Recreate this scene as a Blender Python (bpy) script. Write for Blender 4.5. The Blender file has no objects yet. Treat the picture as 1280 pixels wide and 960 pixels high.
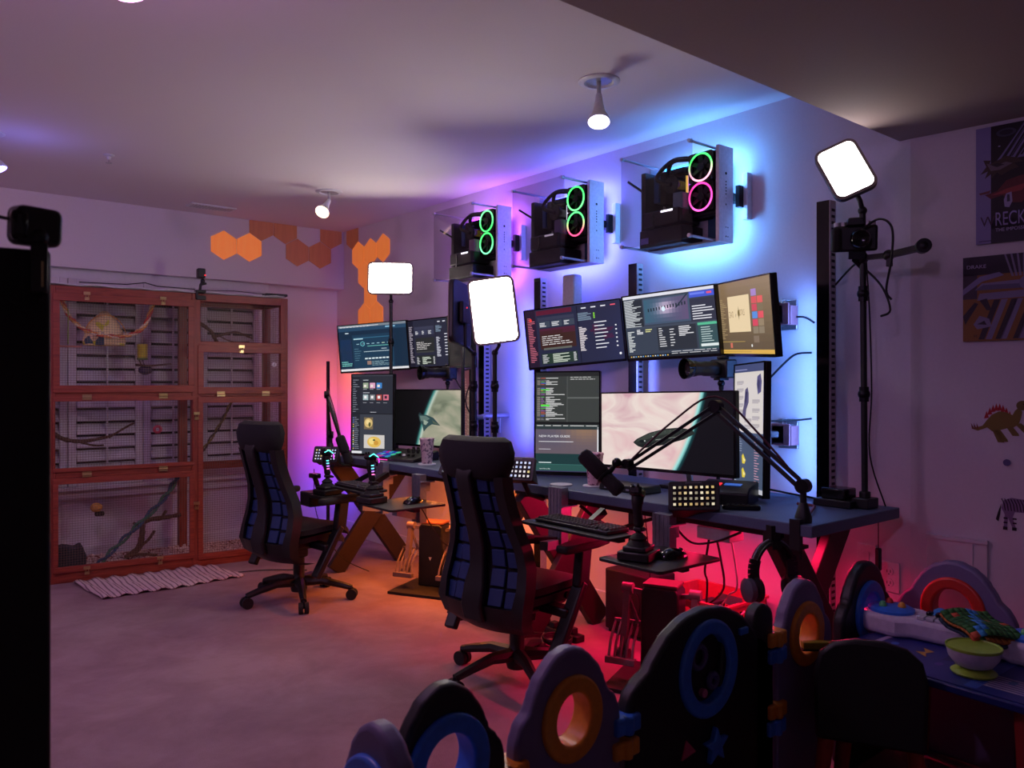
import bpy, bmesh, math, random
from mathutils import Matrix, Vector
R=math.radians; PI=math.pi
SC=bpy.context.scene; COL=SC.collection
# ---------------------------------------------------------------- camera, world, lights, exposure
cam=bpy.data.cameras.new('camera'); co=bpy.data.objects.new('camera',cam); COL.objects.link(co)
co.location=(0,0,1.34); co.rotation_euler=(R(90),0,R(-39.6))
cam.sensor_width=36; cam.lens=28.18; cam.shift_y=-0.0016; cam.clip_start=.02
cam.dof.use_dof=True; cam.dof.focus_distance=3.9; cam.dof.aperture_fstop=5.0
SC.camera=co
SC.view_settings.view_transform='Standard'; SC.view_settings.look='None'
SC.view_settings.exposure=0.0; SC.view_settings.gamma=1.0; SC.view_settings.use_curve_mapping=False
wd=bpy.data.worlds.new('night'); SC.world=wd; wd.use_nodes=True
wd.node_tree.nodes['Background'].inputs[0].default_value=(.35,.22,.5,1)
wd.node_tree.nodes['Background'].inputs[1].default_value=.01

def s2l(c):
    f=lambda v: v/12.92 if v<=.04045 else ((v+.055)/1.055)**2.4
    return tuple(f(v/255) for v in c)
def lamp(kind,loc,power,rgb,size=.1,to=None,size_y=None,spot=None,name='lamp'):
    l=bpy.data.lights.new(name,kind); l.energy=power; l.color=rgb
    if kind=='AREA':
        l.size=size
        if size_y: l.shape='RECTANGLE'; l.size_y=size_y
    else: l.shadow_soft_size=size
    if spot: l.spot_size=R(spot); l.spot_blend=.6
    o=bpy.data.objects.new(name,l); COL.objects.link(o); o.location=loc
    if to: o.rotation_euler=(Vector(to)-Vector(loc)).to_track_quat('-Z','Y').to_euler()
    return o
W=3.41
# ceiling reflector bulbs of the room (four in view, one behind the camera) and two unseen fills added for ambient
lamp('SPOT',(2.553,2.49,2.47),14,(.75,.7,1),.045,(2.2,2.2,0),spot=120,name='bulb_and_fill_light')
lamp('SPOT',(2.43,4.93,2.47),10,(1,.62,.42),.045,(2.0,4.5,0),spot=130,name='bulb_and_fill_light')
lamp('SPOT',(.62,5.03,2.47),8,(.35,.28,1),.045,(1.1,4.9,0),spot=140,name='bulb_and_fill_light')
lamp('SPOT',(.66,2.62,2.47),26,(.9,.5,.9),.045,(1.1,3.3,0),spot=150,name='bulb_and_fill_light')
lamp('SPOT',(-1.3,5.0,2.47),32,(.9,.52,.7),.045,(0.2,6.2,1.6),spot=160,name='bulb_and_fill_light')  # unseen fill, added for pinkish ambient on the back wall
lamp('SPOT',(-1.3,3.2,2.47),44,(.85,.45,.85),.045,(.6,5.2,2.2),spot=150,name='bulb_and_fill_light')  # unseen purple fill, added to raise the ambient at the left
lamp('SPOT',(-.4,.2,2.30),30,(.66,.42,.9),.06,(3.4,1.25,1.75),spot=50,name='bulb_and_fill_light')
lamp('POINT',(.60,2.42,2.36),4.5,(.85,.4,.95),.05,name='bulb_and_fill_light')
lamp('POINT',(.72,5.02,2.40),1.6,(.22,.2,1),.05,name='bulb_and_fill_light')
# LED strips behind the three wall-mounted computers (light the wall around them)
for (yc,rgb,p) in ((2.56,(.13,.42,1),10.5),(3.43,(.14,.18,1),9.5),(4.26,(.46,.12,1),8)):
    for (dy,dz,sy,sz) in ((0,.2,.4,.02),(0,-.2,.4,.02),(.2,0,.02,.4),(-.2,0,.02,.4)):
        lamp('AREA',(3.325,yc+dy,2.25+dz),p*.28,rgb,max(sy,.02),(3.41,yc+dy*1.9,2.25+dz*1.9),max(sz,.02),name='led_strip_light')
# blue LED strip on the wall rail behind the right monitors, red and orange strips under the desks
lamp('AREA',(3.30,1.92,1.3),4.2,(.14,.33,1),.03,(3.6,2.6,1.3),.9,name='led_strip_light')
lamp('AREA',(3.29,2.93,1.4),3.0,(.14,.22,1),.03,(3.6,3.4,1.4),.7,name='led_strip_light')
lamp('AREA',(3.29,3.95,1.4),4.5,(.10,.14,1),.03,(3.6,4.1,1.4),.9,name='led_strip_light')
lamp('AREA',(3.0,2.35,.75),20,(1,.010,.085),1.4,(2.72,2.36,0),.04,name='led_strip_light')
lamp('AREA',(3.05,2.3,.765),1.2,(1,.03,.2),1.2,(3.4,2.2,.2),.04,name='led_strip_light')
lamp('AREA',(2.86,4.2,.75),17,(1,.22,.035),1.3,(2.90,4.2,0),.04,name='led_strip_light')
lamp('AREA',(3.05,3.9,.765),4,(1,.22,.06),1.2,(3.4,3.8,.2),.04,name='led_strip_light')
# corner LED column, coloured orange over pink over blue
for z,rgb,p in ((1.42,(1,.22,.06),1.5),(1.18,(1,.13,.12),1.4),(.92,(1,.04,.40),1.3),(.70,(.5,.04,1),1.3),(.42,(.08,.06,1),1.8)):
    lamp('AREA',(3.17,6.29,z),p*.62,rgb,.03,(3.6,6.75,z),.22,name='led_column_light')

# ---------------------------------------------------------------- helpers
def mk(name,rgb,rough=.5,metal=0,bump=0,scale=60,var=.06,emit=0,ecol=None,spec=.5):
    m=bpy.data.materials.new(name); m.use_nodes=True; nt=m.node_tree; b=nt.nodes['Principled BSDF']
    c=s2l(rgb); tc=nt.nodes.new('ShaderNodeTexCoord'); n=nt.nodes.new('ShaderNodeTexNoise'); n.inputs['Scale'].default_value=scale; n.inputs['Detail'].default_value=3
    nt.links.new(tc.outputs['Object'],n.inputs['Vector'])
    r=nt.nodes.new('ShaderNodeValToRGB'); r.color_ramp.elements[0].position=.35; r.color_ramp.elements[1].position=.65
    r.color_ramp.elements[0].color=(*[v*(1-var) for v in c],1); r.color_ramp.elements[1].color=(*[min(1,v*(1+var)) for v in c],1)
    nt.links.new(n.outputs['Fac'],r.inputs[0]); nt.links.new(r.outputs[0],b.inputs['Base Color'])
    b.inputs['Roughness'].default_value=rough; b.inputs['Metallic'].default_value=metal; b.inputs['Specular IOR Level'].default_value=spec
    if bump:
        bp=nt.nodes.new('ShaderNodeBump'); bp.inputs['Strength'].default_value=bump; bp.inputs['Distance'].default_value=.004
        nt.links.new(n.outputs['Fac'],bp.inputs['Height']); nt.links.new(bp.outputs[0],b.inputs['Normal'])
    if emit:
        b.inputs['Emission Color'].default_value=(*s2l(ecol or rgb),1); b.inputs['Emission Strength'].default_value=emit
    return m
def wood(name,rgb,rgb2,scale=6,rough=.45,axis=2):
    m=bpy.data.materials.new(name); m.use_nodes=True; nt=m.node_tree; b=nt.nodes['Principled BSDF']
    tc=nt.nodes.new('ShaderNodeTexCoord'); mp=nt.nodes.new('ShaderNodeMapping')
    sc=[14,14,14]; sc[axis]=1.2; mp.inputs['Scale'].default_value=sc
    n=nt.nodes.new('ShaderNodeTexNoise'); n.inputs['Scale'].default_value=scale; n.inputs['Detail'].default_value=6; n.inputs['Distortion'].default_value=.6
    r=nt.nodes.new('ShaderNodeValToRGB'); r.color_ramp.elements[0].position=.3; r.color_ramp.elements[1].position=.7
    r.color_ramp.elements[0].color=(*s2l(rgb),1); r.color_ramp.elements[1].color=(*s2l(rgb2),1)
    nt.links.new(tc.outputs['Object'],mp.inputs[0]); nt.links.new(mp.outputs[0],n.inputs['Vector']); nt.links.new(n.outputs['Fac'],r.inputs[0]); nt.links.new(r.outputs[0],b.inputs['Base Color'])
    b.inputs['Roughness'].default_value=rough
    return m
def attr_mat(name,emit=0,rough=.35,coat=0):
    m=bpy.data.materials.new(name); m.use_nodes=True; nt=m.node_tree; b=nt.nodes['Principled BSDF']
    a=nt.nodes.new('ShaderNodeVertexColor'); a.layer_name='Col'
    if emit:
        b.inputs['Base Color'].default_value=(.01,.01,.01,1)
        nt.links.new(a.outputs['Color'],b.inputs['Emission Color']); b.inputs['Emission Strength'].default_value=emit
        m.cycles.emission_sampling='NONE'
    else: nt.links.new(a.outputs['Color'],b.inputs['Base Color'])
    b.inputs['Roughness'].default_value=rough
    if emit: b.inputs['Specular IOR Level'].default_value=.15
    return m
WM={}
def setp(o,label=None,cat=None,group=None,kind=None):
    if label: o['label']=label
    if cat: o['category']=cat
    if group: o['group']=group
    if kind: o['kind']=kind
    return o
def thing(name,label,cat,loc=(0,0,0),rz=0,group=None,M=None,kind=None):
    o=bpy.data.objects.new(name,None); COL.objects.link(o); o.empty_display_size=.05
    m=M if M is not None else Matrix.Translation(loc)@Matrix.Rotation(rz,4,'Z')
    o.matrix_basis=m; WM[o.name]=m.copy()
    return setp(o,label,cat,group,kind)
def link(name,me,parent=None,mat=None):
    o=bpy.data.objects.new(name,me); COL.objects.link(o)
    if mat is not None:
        if isinstance(mat,(list,tuple)):
            for q in mat: me.materials.append(q)
        else: me.materials.append(mat)
    if parent is not None: o.parent=parent; WM[o.name]=WM[parent.name]
    else: WM[o.name]=Matrix.Identity(4)
    return o
def copy_tree(o,parent=None):
    c=o.copy(); COL.objects.link(c)
    if parent: c.parent=parent
    WM[c.name]=WM[parent.name] if parent else WM[o.name]
    for ch in list(o.children): copy_tree(ch,c)
    return c
def dup(o,loc,rz=0,label=None):
    c=copy_tree(o); c.matrix_basis=Matrix.Translation(loc)@Matrix.Rotation(rz,4,'Z'); WM[c.name]=c.matrix_basis.copy()
    if label: c['label']=label
    return c
def frame(a,b):
    a=Vector(a);b=Vector(b); z=(b-a).normalized(); up=Vector((0,0,1)) if abs(z.z)<.95 else Vector((0,1,0))
    x=up.cross(z).normalized(); y=z.cross(x); return a,b,x,y,z
class MB:
    def __init__(s,T=None): s.v=[];s.f=[];s.c=[];s.T=T or Matrix.Identity(4)
    def add(s,vs,fs,col=None):
        n=len(s.v); s.v+=[tuple(s.T@Vector(p)) for p in vs]; s.f+=[tuple(i+n for i in f) for f in fs]; s.c+=[col]*len(fs); return s
    def box(s,c,d,rot=None,col=None):
        x,y,z=[q/2 for q in d]; P=[Vector((i*x,j*y,k*z)) for i in(-1,1) for j in(-1,1) for k in(-1,1)]
        if rot is not None: P=[rot@p for p in P]
        return s.add([p+Vector(c) for p in P],[(0,1,3,2),(4,6,7,5),(0,4,5,1),(2,3,7,6),(0,2,6,4),(1,5,7,3)],col)
    def bx(s,x0,x1,y0,y1,z0,z1,col=None): return s.box(((x0+x1)/2,(y0+y1)/2,(z0+z1)/2),(abs(x1-x0),abs(y1-y0),abs(z1-z0)),col=col)
    def bar(s,a,b,w,h,col=None):
        a,b,x,y,z=frame(a,b); P=[]
        for e in(a,b):
            for i,j in((-1,-1),(1,-1),(1,1),(-1,1)): P.append(e+x*i*w/2+y*j*h/2)
        return s.add(P,[(3,2,1,0),(4,5,6,7),(0,1,5,4),(1,2,6,5),(2,3,7,6),(3,0,4,7)],col)
    def tube(s,pts,r,n=8,cap=True,closed=False,col=None):
        pts=[Vector(p) for p in pts]; m=len(pts); rr=r if isinstance(r,(list,tuple)) else [r]*m
        P=[];F=[]; px=None
        for i,p in enumerate(pts):
            a=pts[i-1] if (i>0 or closed) else p; b=pts[(i+1)%m] if (i<m-1 or closed) else p
            t=(b-a).normalized()
            if px is None:
                up=Vector((0,0,1)) if abs(t.z)<.9 else Vector((0,1,0)); px=up.cross(t).normalized()
            else: px=(px-t*px.dot(t)).normalized()
            py=t.cross(px)
            for k in range(n):
                A=2*PI*k/n; P.append(p+(px*math.cos(A)+py*math.sin(A))*rr[i])
        for i in range(m if closed else m-1):
            j=(i+1)%m
            for k in range(n): F.append((i*n+k,i*n+(k+1)%n,j*n+(k+1)%n,j*n+k))
        if cap and not closed: F+= [tuple(range(n-1,-1,-1)),tuple((m-1)*n+k for k in range(n))]
        return s.add(P,F,col)
    def cyl(s,a,b,r0,r1=None,n=16,col=None): return s.tube([a,b],[r0,r0 if r1 is None else r1],n,col=col)
    def lathe(s,prof,c=(0,0,0),n=20,axis=None,col=None):
        c=Vector(c); P=[];F=[]; M=axis or Matrix.Identity(3)
        for r,z in prof:
            for k in range(n):
                A=2*PI*k/n; P.append(c+M@Vector((r*math.cos(A),r*math.sin(A),z)))
        for i in range(len(prof)-1):
            for k in range(n): F.append((i*n+k,i*n+(k+1)%n,(i+1)*n+(k+1)%n,(i+1)*n+k))
        F+= [tuple(range(n-1,-1,-1)),tuple((len(prof)-1)*n+k for k in range(n))]
        return s.add(P,F,col)
    def sph(s,c,r,n=12,sc=(1,1,1),col=None):
        pr=[(max(1e-4,math.sin(PI*i/8))*r,-math.cos(PI*i/8)*r) for i in range(9)]
        c=Vector(c);P=[];F=[]
        for a,z in pr:
            for k in range(n):
                A=2*PI*k/n;P.append(c+Vector((a*math.cos(A)*sc[0],a*math.sin(A)*sc[1],z*sc[2])))
        for i in range(8):
            for k in range(n):F.append((i*n+k,i*n+(k+1)%n,(i+1)*n+(k+1)%n,(i+1)*n+k))
        return s.add(P,F,col)
    def torus(s,c,rad,r,axis='y',n=28,m=8,sc=(1,1),col=None):
        pts=[]
        for k in range(n):
            A=2*PI*k/n; u,v=rad*math.cos(A)*sc[0],rad*math.sin(A)*sc[1]
            pts.append(Vector(c)+(Vector((u,0,v)) if axis=='y' else Vector((u,v,0)) if axis=='z' else Vector((0,u,v))))
        return s.tube(pts,r,m,closed=True,col=col)
    def prism(s,poly,y0,y1,axis='y',col=None):
        n=len(poly); f=(lambda p,y:(p[0],y,p[1])) if axis=='y' else (lambda p,y:(p[0],p[1],y)) if axis=='z' else (lambda p,y:(y,p[0],p[1]))
        P=[f(p,y0) for p in poly]+[f(p,y1) for p in poly]
        F=[tuple(range(n)),tuple(range(2*n-1,n-1,-1))]+[(i,i+n,(i+1)%n+n,(i+1)%n) for i in range(n)]
        return s.add(P,F,col)
    def ringplate(s,outer,inner,y0,y1,col=None):
        n=len(outer); P=[(p[0],y,p[1]) for y in(y0,y1) for q in(outer,inner) for p in q]; F=[]
        for i in range(n):
            j=(i+1)%n
            F+=[(i,j,n+j,n+i),(2*n+i,3*n+i,3*n+j,2*n+j),(i,2*n+i,2*n+j,j),(n+i,n+j,3*n+j,3*n+i)]
        return s.add(P,F,col)
    def build(s,name,mat,parent=None,bevel=0,kind=None,label=None,cat=None,group=None,world=False,smooth=True,solid=0,bseg=2):
        V=[Vector(v) for v in s.v]; origin=None
        if world and parent is not None:
            inv=WM[parent.name].inverted(); V=[inv@v for v in V]
        if parent is None and V:
            xs=[v.x for v in V];ys=[v.y for v in V];zs=[v.z for v in V]
            origin=Vector(((min(xs)+max(xs))/2,(min(ys)+max(ys))/2,min(zs))); V=[v-origin for v in V]
        me=bpy.data.meshes.new(name); me.from_pydata([tuple(v) for v in V],[],s.f); 
        bm=bmesh.new(); bm.from_mesh(me); bmesh.ops.recalc_face_normals(bm,faces=bm.faces); bm.to_mesh(me); bm.free()
        if any(c is not None for c in s.c):
            a=me.color_attributes.new('Col','FLOAT_COLOR','CORNER')
            for p in me.polygons:
                c=s.c[p.index] or (0,0,0)
                for li in p.loop_indices: a.data[li].color=(*c,1)
        if smooth:
            for p in me.polygons: p.use_smooth=True
            me.set_sharp_from_angle(angle=R(38))
        o=link(name,me,parent,mat)
        if origin is not None: o.location=origin; WM[o.name]=Matrix.Translation(origin)
        if solid:
            q=o.modifiers.new('solid','SOLIDIFY'); q.thickness=solid; q.offset=0
        if bevel:
            b=o.modifiers.new('bevel','BEVEL'); b.width=bevel; b.segments=bseg; b.limit_method='ANGLE'; b.angle_limit=R(40)
        return setp(o,label,cat,group,kind)
def srf(name,mb,mat,**k): return mb.build(name,mat,kind='structure',smooth=False,**k)
def arc(c,r,a0,a1,n,plane='xz'):
    o=[]
    for i in range(n+1):
        A=R(a0+(a1-a0)*i/n); o.append((c[0]+r*math.cos(A),c[1]+r*math.sin(A)))
    return o
def rrect(w,h,r,n=5):
    p=[]
    for cx,cz,a in((w/2-r,h/2-r,0),(-w/2+r,h/2-r,90),(-w/2+r,-h/2+r,180),(w/2-r,-h/2+r,270)): p+=arc((cx,cz),r,a,a+90,n)
    return p
def sag(a,b,d,n=10,side=(0,0,0)):
    a=Vector(a);b=Vector(b);o=[]
    for i in range(n+1):
        t=i/n; k=4*t*(1-t); o.append(a.lerp(b,t)+Vector((0,0,-d*k))+Vector(side)*k)
    return o
def curve_pts(ctrl,n=6):
    c=[Vector(p) for p in ctrl]; c=[c[0]]+c+[c[-1]]; out=[]
    for i in range(1,len(c)-2):
        for k in range(n):
            t=k/n; p0,p1,p2,p3=c[i-1:i+3]
            out.append(.5*((2*p1)+(-p0+p2)*t+(2*p0-5*p1+4*p2-p3)*t*t+(-p0+3*p1-3*p2+p3)*t**3))
    out.append(c[-2]); return out
FONTCACHE={}
def textmesh(t):
    if t not in FONTCACHE:
        cu=bpy.data.curves.new('t','FONT'); cu.body=t; cu.size=1; o=bpy.data.objects.new('t',cu); me=o.to_mesh()
        FONTCACHE[t]=([tuple(v.co) for v in me.vertices],[tuple(p.vertices) for p in me.polygons]); o.to_mesh_clear(); bpy.data.objects.remove(o); bpy.data.curves.remove(cu)
    return FONTCACHE[t]
class Art:
    """flat picture on a plane w x h, local x right, z up, facing -y"""
    def __init__(s,w,h,bg): s.w=w;s.h=h;s.m=MB(); s.k=0; s.rect(0,0,1,1,bg,0)
    def P(s,u,v,l): return ((u-.5)*s.w,-l*.00025,(v-.5)*s.h)
    def rect(s,x0,y0,x1,y1,c,l=1): s.m.add([s.P(x0,y0,l),s.P(x1,y0,l),s.P(x1,y1,l),s.P(x0,y1,l)],[(0,1,2,3)],s2l(c)); return s
    def poly(s,p,c,l=1): s.m.add([s.P(u,v,l) for u,v in p],[tuple(range(len(p)))],s2l(c)); return s
    def ell(s,cx,cy,rx,ry,c,l=1,n=16): return s.poly([(cx+rx*math.cos(2*PI*i/n),cy+ry*math.sin(2*PI*i/n)) for i in range(n)],c,l)
    def text(s,t,x,y,size,c,l=3,sx=1,bold=0):
        V,F=textmesh(t); s.m.add([((x-.5)*s.w+p[0]*size*sx,-l*.00025,(y-.5)*s.h+p[1]*size) for p in V],F,s2l(c)); return s
    def lines(s,x0,x1,y0,y1,n,c,rnd,l=2,th=.012,ragged=.6,words=False):
        for i in range(n):
            y=y1-(y1-y0)*(i+.5)/n; e=x0+(x1-x0)*(1-ragged*rnd.random())
            x=x0
            while x<e:
                wl=(x1-x0)*rnd.uniform(.08,.25) if words else e-x
                s.rect(x,y-th/2,min(e,x+wl),y+th/2,c if not callable(c) else c(),l); x+=wl+(x1-x0)*.03
        return s
    def build(s,name,mat,parent=None,**k):
        o=MB.build(s.m,name,mat,parent,smooth=False,**k)
        return o

# ---------------------------------------------------------------- materials
M={}
M['wall']=mk('wall_paint',(205,196,208),.85,0,.05,90,.015)
M['ceil']=mk('ceiling_paint',(215,206,212),.9,0,.05,120,.01)
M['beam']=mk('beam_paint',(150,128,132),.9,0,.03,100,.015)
M['trim']=mk('trim_white',(200,196,206),.5,0,0,40,.02)
M['black']=mk('black_plastic',(16,16,19),.45,0,0,80,.1)
M['matte']=mk('matte_black',(14,14,16),.75,0,.1,200,.15)
M['gloss']=mk('gloss_black',(12,12,14),.15)
M['rubber']=mk('black_rubber',(18,18,19),.8)
M['dark']=mk('dark_metal',(38,38,42),.35,.8)
M['steel']=mk('steel',(185,182,188),.3,.9)
M['alu']=mk('aluminium',(150,150,165),.4,.7)
M['chrome']=mk('chrome',(200,200,205),.15,1)
M['white']=mk('white_plastic',(205,205,212),.4)
M['desk']=mk('desk_top_navy',(78,92,118),.55,0,.05,150,.08)
M['deskleg']=mk('desk_leg_steel',(52,40,42),.5,.3)
M['fab']=mk('chair_fabric',(15,15,20),.85,0,.3,400,.15)
M['fab2']=mk('chair_seat_fabric',(30,29,33),.9,0,.3,400,.15)
M['blue']=mk('chair_blue',(15,46,98),.6)
M['cable']=mk('cable_black',(16,15,18),.6)
M['cablew']=mk('cable_pale',(190,175,185),.6)
M['cwood']=wood('cage_wood',(112,38,29),(152,66,48))
M['cwoodx']=wood('cage_wood_rail',(112,38,29),(152,66,48),axis=0)
M['wire']=mk('cage_wire',(120,100,92),.4,.6)
M['brass']=mk('brass',(190,165,120),.3,.9)
M['gtoy']=mk('grey_toy_plastic',(112,102,140),.45,0,.15,500,.05)
M['ktoy']=mk('black_toy_plastic',(20,20,26),.45,0,.15,500,.05)
M['btoy']=mk('blue_toy_plastic',(52,120,225),.4)
M['ytoy']=mk('yellow_toy_plastic',(225,140,40),.4)
M['rtoy']=mk('red_toy_plastic',(200,50,35),.4)
M['pcw']=mk('pc_frame_paint',(225,220,228),.45,.2)
M['panelrim']=mk('panel_rim_grey',(130,118,112),.5)
M['screen']=attr_mat('screen_light',1.0,.3)
M['print']=attr_mat('printed_sheet',0,.3)
M['printm']=attr_mat('matte_print',0,.7)
# ---------------------------------------------------------------- structure
def floor_mat():
    m=mk('carpet',(175,155,162),.95,0,.7,260,.12,spec=.1); nt=m.node_tree; b=nt.nodes['Principled BSDF']
    tc=nt.nodes['Texture Coordinate']; n=nt.nodes.new('ShaderNodeTexNoise'); n.inputs['Scale'].default_value=2.6; n.inputs['Detail'].default_value=5; n.inputs['Roughness'].default_value=.65; n.inputs['Distortion'].default_value=.3
    r=nt.nodes.new('ShaderNodeValToRGB'); r.color_ramp.elements[0].position=.38; r.color_ramp.elements[1].position=.62
    r.color_ramp.elements[0].color=(*s2l((158,136,142)),1); r.color_ramp.elements[1].color=(*s2l((178,157,162)),1)
    nt.links.new(tc.outputs['Object'],n.inputs['Vector']); nt.links.new(n.outputs['Fac'],r.inputs[0])
    mx=nt.nodes.new('ShaderNodeMix'); mx.data_type='RGBA'; mx.blend_type='MULTIPLY'; mx.inputs[0].default_value=.5
    old=b.inputs['Base Color'].links[0].from_socket
    nt.links.new(r.outputs[0],mx.inputs[6]); nt.links.new(old,mx.inputs[7]); nt.links.new(mx.outputs[2],b.inputs['Base Color'])
    return m
M['carpet']=floor_mat()
ang=R(7); wdx,wdy=math.sin(ang),-math.cos(ang)          # poster wall runs from (W,1.516)
PX,PY=W+wdx*2.6,1.516+wdy*2.6
srf('floor',MB().bx(-2.6,4.2,-1.6,6.7,-.05,0),M['carpet'])
srf('ceiling',MB().bx(-2.6,3.6,1.56,6.75,2.68,2.73),M['ceil'])
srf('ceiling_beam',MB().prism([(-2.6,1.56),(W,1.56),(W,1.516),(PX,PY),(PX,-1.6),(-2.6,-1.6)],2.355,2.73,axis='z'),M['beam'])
srf('wall_right',MB().prism([(W,6.75),(W,1.516),(PX,PY),(PX+.1,PY),(W+.1,1.516),(W+.1,6.75)],0,2.73,axis='z'),M['wall'])
srf('wall_back',MB().bx(-2.6,W,6.61,6.7,0,2.73),M['wall'])
srf('wall_back_soffit',MB().bx(-2.6,W,6.478,6.61,2.17,2.73),M['wall'])
srf('wall_left',MB().bx(-2.7,-2.6,-1.6,6.7,0,2.73),M['wall'])
srf('wall_front',MB().bx(-2.7,4.2,-1.7,-1.6,0,2.73),M['wall'])
srf('baseboard_right',MB().bx(W-.018,W,1.52,6.6,0,.12),M['trim'],bevel=.004)
srf('baseboard_back',MB().bx(-2.6,W-.02,6.592,6.61,0,.12),M['trim'],bevel=.004)

# window with plantation shutters behind the cage
win=thing('window_1','white framed window with plantation shutters behind the cage','window',(0,6.61,0),kind='structure'); del win['category']; del win['label']
WX0,WX1,WZ0,WZ1=.62,2.66,.58,2.10
g=MB()
g.bx(WX0-.09,WX1+.09,-.05,0,WZ1-.02,WZ1+.075); g.bx(WX0-.09,WX1+.09,-.05,0,WZ0-.1,WZ0); g.bx(WX0-.09,WX0,-.05,0,WZ0,WZ1); g.bx(WX1,WX1+.07,-.05,0,WZ0,WZ1)
g.build('window_frame',M['trim'],win,bevel=.006)
MB().bx(WX0-.12,WX1+.1,-.11,-.04,WZ0-.03,WZ0+.0).build('window_sill',M['trim'],win,bevel=.006)
MB().bx(WX0,WX1,-.012,-.004,WZ0,WZ1).build('pane',mk('night_glass',(14,14,20),.6),win)
louv=None
cols=[(.62,1.225),(1.225,1.74),(1.74,2.17),(2.17,2.66)]
mid=1.27
for x0,x1 in cols:
    sh=MB(); st=.055
    sh.bx(x0+.002,x0+st,-.075,-.045,WZ0,WZ1); sh.bx(x1-st,x1-.002,-.075,-.045,WZ0,WZ1)
    for z0,z1 in((WZ0,WZ0+.07),(WZ1-.07,WZ1)): sh.bx(x0+st,x1-st,-.075,-.045,z0,z1)
    s_=sh.build('shutter',M['trim'],win,bevel=.004)
    L=x1-x0-2*st-.006; n=14; pitch=(WZ1-WZ0-.14)/n
    t=MB().box((0,0,0),(L,.012,pitch*.92),rot=Matrix.Rotation(R(-34),3,'X'))
    lo=t.build('louver',M['trim'],s_,bevel=0)
    lo.location=((x0+x1)/2,-.055,WZ0+.07+pitch*.5)
    for i in range(1,n):
        c=lo.copy(); COL.objects.link(c); c.location=((x0+x1)/2,-.055,WZ0+.07+pitch*(i+.5))
    MB().bar(((x0+x1)/2,-.09,WZ0+.16),((x0+x1)/2,-.09,mid-.06),.012,.01).build('tilt_rod',M['trim'],s_)
    MB().bar(((x0+x1)/2,-.09,mid+.05),((x0+x1)/2,-.09,WZ1-.12),.012,.01).build('tilt_rod',M['trim'],s_)

# wall access panel, outlets
def onpw(s,z,d=0): return Vector((W+wdx*s-math.cos(ang)*d,1.516+wdy*s-math.sin(ang)*d,z))
PWR=Matrix(((wdx,math.cos(ang),0,0),(wdy,math.sin(ang),0,0),(0,0,1,0),(0,0,0,1)))  # local x along the wall, y into the wall
def pwthing(name,label,cat,s,z,d=.002,group=None): return thing(name,label,cat,M=Matrix.Translation(onpw(s,z,d))@PWR,group=group)
t=pwthing('access_panel','pale square access panel low on the poster wall behind the toy fence','panel',.176,.45)
MB().bx(-.11,.11,-.012,0,-.26,.265).build('panel_plate',M['trim'],t,bevel=.003)
MB().bx(.055,.06,-.016,-.012,-.25,.25).build('panel_seam',M['trim'],t)
MB().bx(-.112,.112,-.02,-.0,.255,.27).build('panel_lip',M['trim'],t)
def outlet(loc,label,duplex=True,M_=None):
    t=thing('wall_outlet',label,'outlet',M=Matrix.Translation(loc)@Matrix.Rotation(R(-90),4,'Z'))
    MB().bx(-.042,.042,-.008,0,-.064,.064).build('cover_plate',M['white'],t,bevel=.002)
    if duplex:
        for z in(.024,-.024):
            r=MB().cyl((0,-.0081,z),(0,-.011,z),.018,n=14).build('receptacle',M['white'],t)
            MB().bx(-.009,-.006,-.0115,-.0108,z-.005,z+.007).bx(.005,.008,-.0115,-.0108,z-.005,z+.007).cyl((0,-.0115,z-.011),(0,-.0108,z-.011),.003,n=8).build('slot',M['black'],r)
    else: MB().bx(-.014,.014,-.012,-.008,-.03,.03).build('switch_plate',M['white'],t,bevel=.001)
    return t
outlet((W-.002,1.60,.515),'white duplex outlet low on the wall, right of the smooth cover plate')
outlet((W-.002,1.70,.575),'white blank wall plate left of the duplex outlet, low behind the toy fence',False)
outlet((W-.002,4.28,1.06),'small white wall plate between the pale light stands, above the left desk',False)

# ceiling vent, sprinkler, ceiling lamps
t=thing('ceiling_vent','white slotted air vent in the ceiling above the cage','vent',(2.13,6.17,2.68),R(0))
MB().bx(-.17,.17,-.07,-.055,-.012,0).bx(-.17,.17,.055,.07,-.012,0).bx(-.17,-.155,-.055,.055,-.012,0).bx(.155,.17,-.055,.055,-.012,0).build('vent_frame',M['white'],t,bevel=.002)
MB().bx(-.155,.155,-.055,.055,-.002,0).build('vent_backing',M['black'],t)
sl=MB().box((0,0,0),(.012,.108,.010),rot=Matrix.Rotation(R(25),3,'Y'))
f_=None
for i in range(13):
    if f_ is None: f_=sl.build('slat',M['white'],t); f_.location=(-.144,0,-.008)
    else:
        c=f_.copy(); COL.objects.link(c); c.location=(-.144+i*.024,0,-.008)
t=thing('sprinkler','small white fire sprinkler in the ceiling on the left','sprinkler',(1.18,5.15,2.68))
MB().lathe([(.03,0),(.03,-.006),(.012,-.012),(.01,-.03)]).build('escutcheon',M['white'],t)
MB().lathe([(.004,-.03),(.004,-.045),(.018,-.047),(.018,-.05)],n=12).build('deflector',M['steel'],t)
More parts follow.
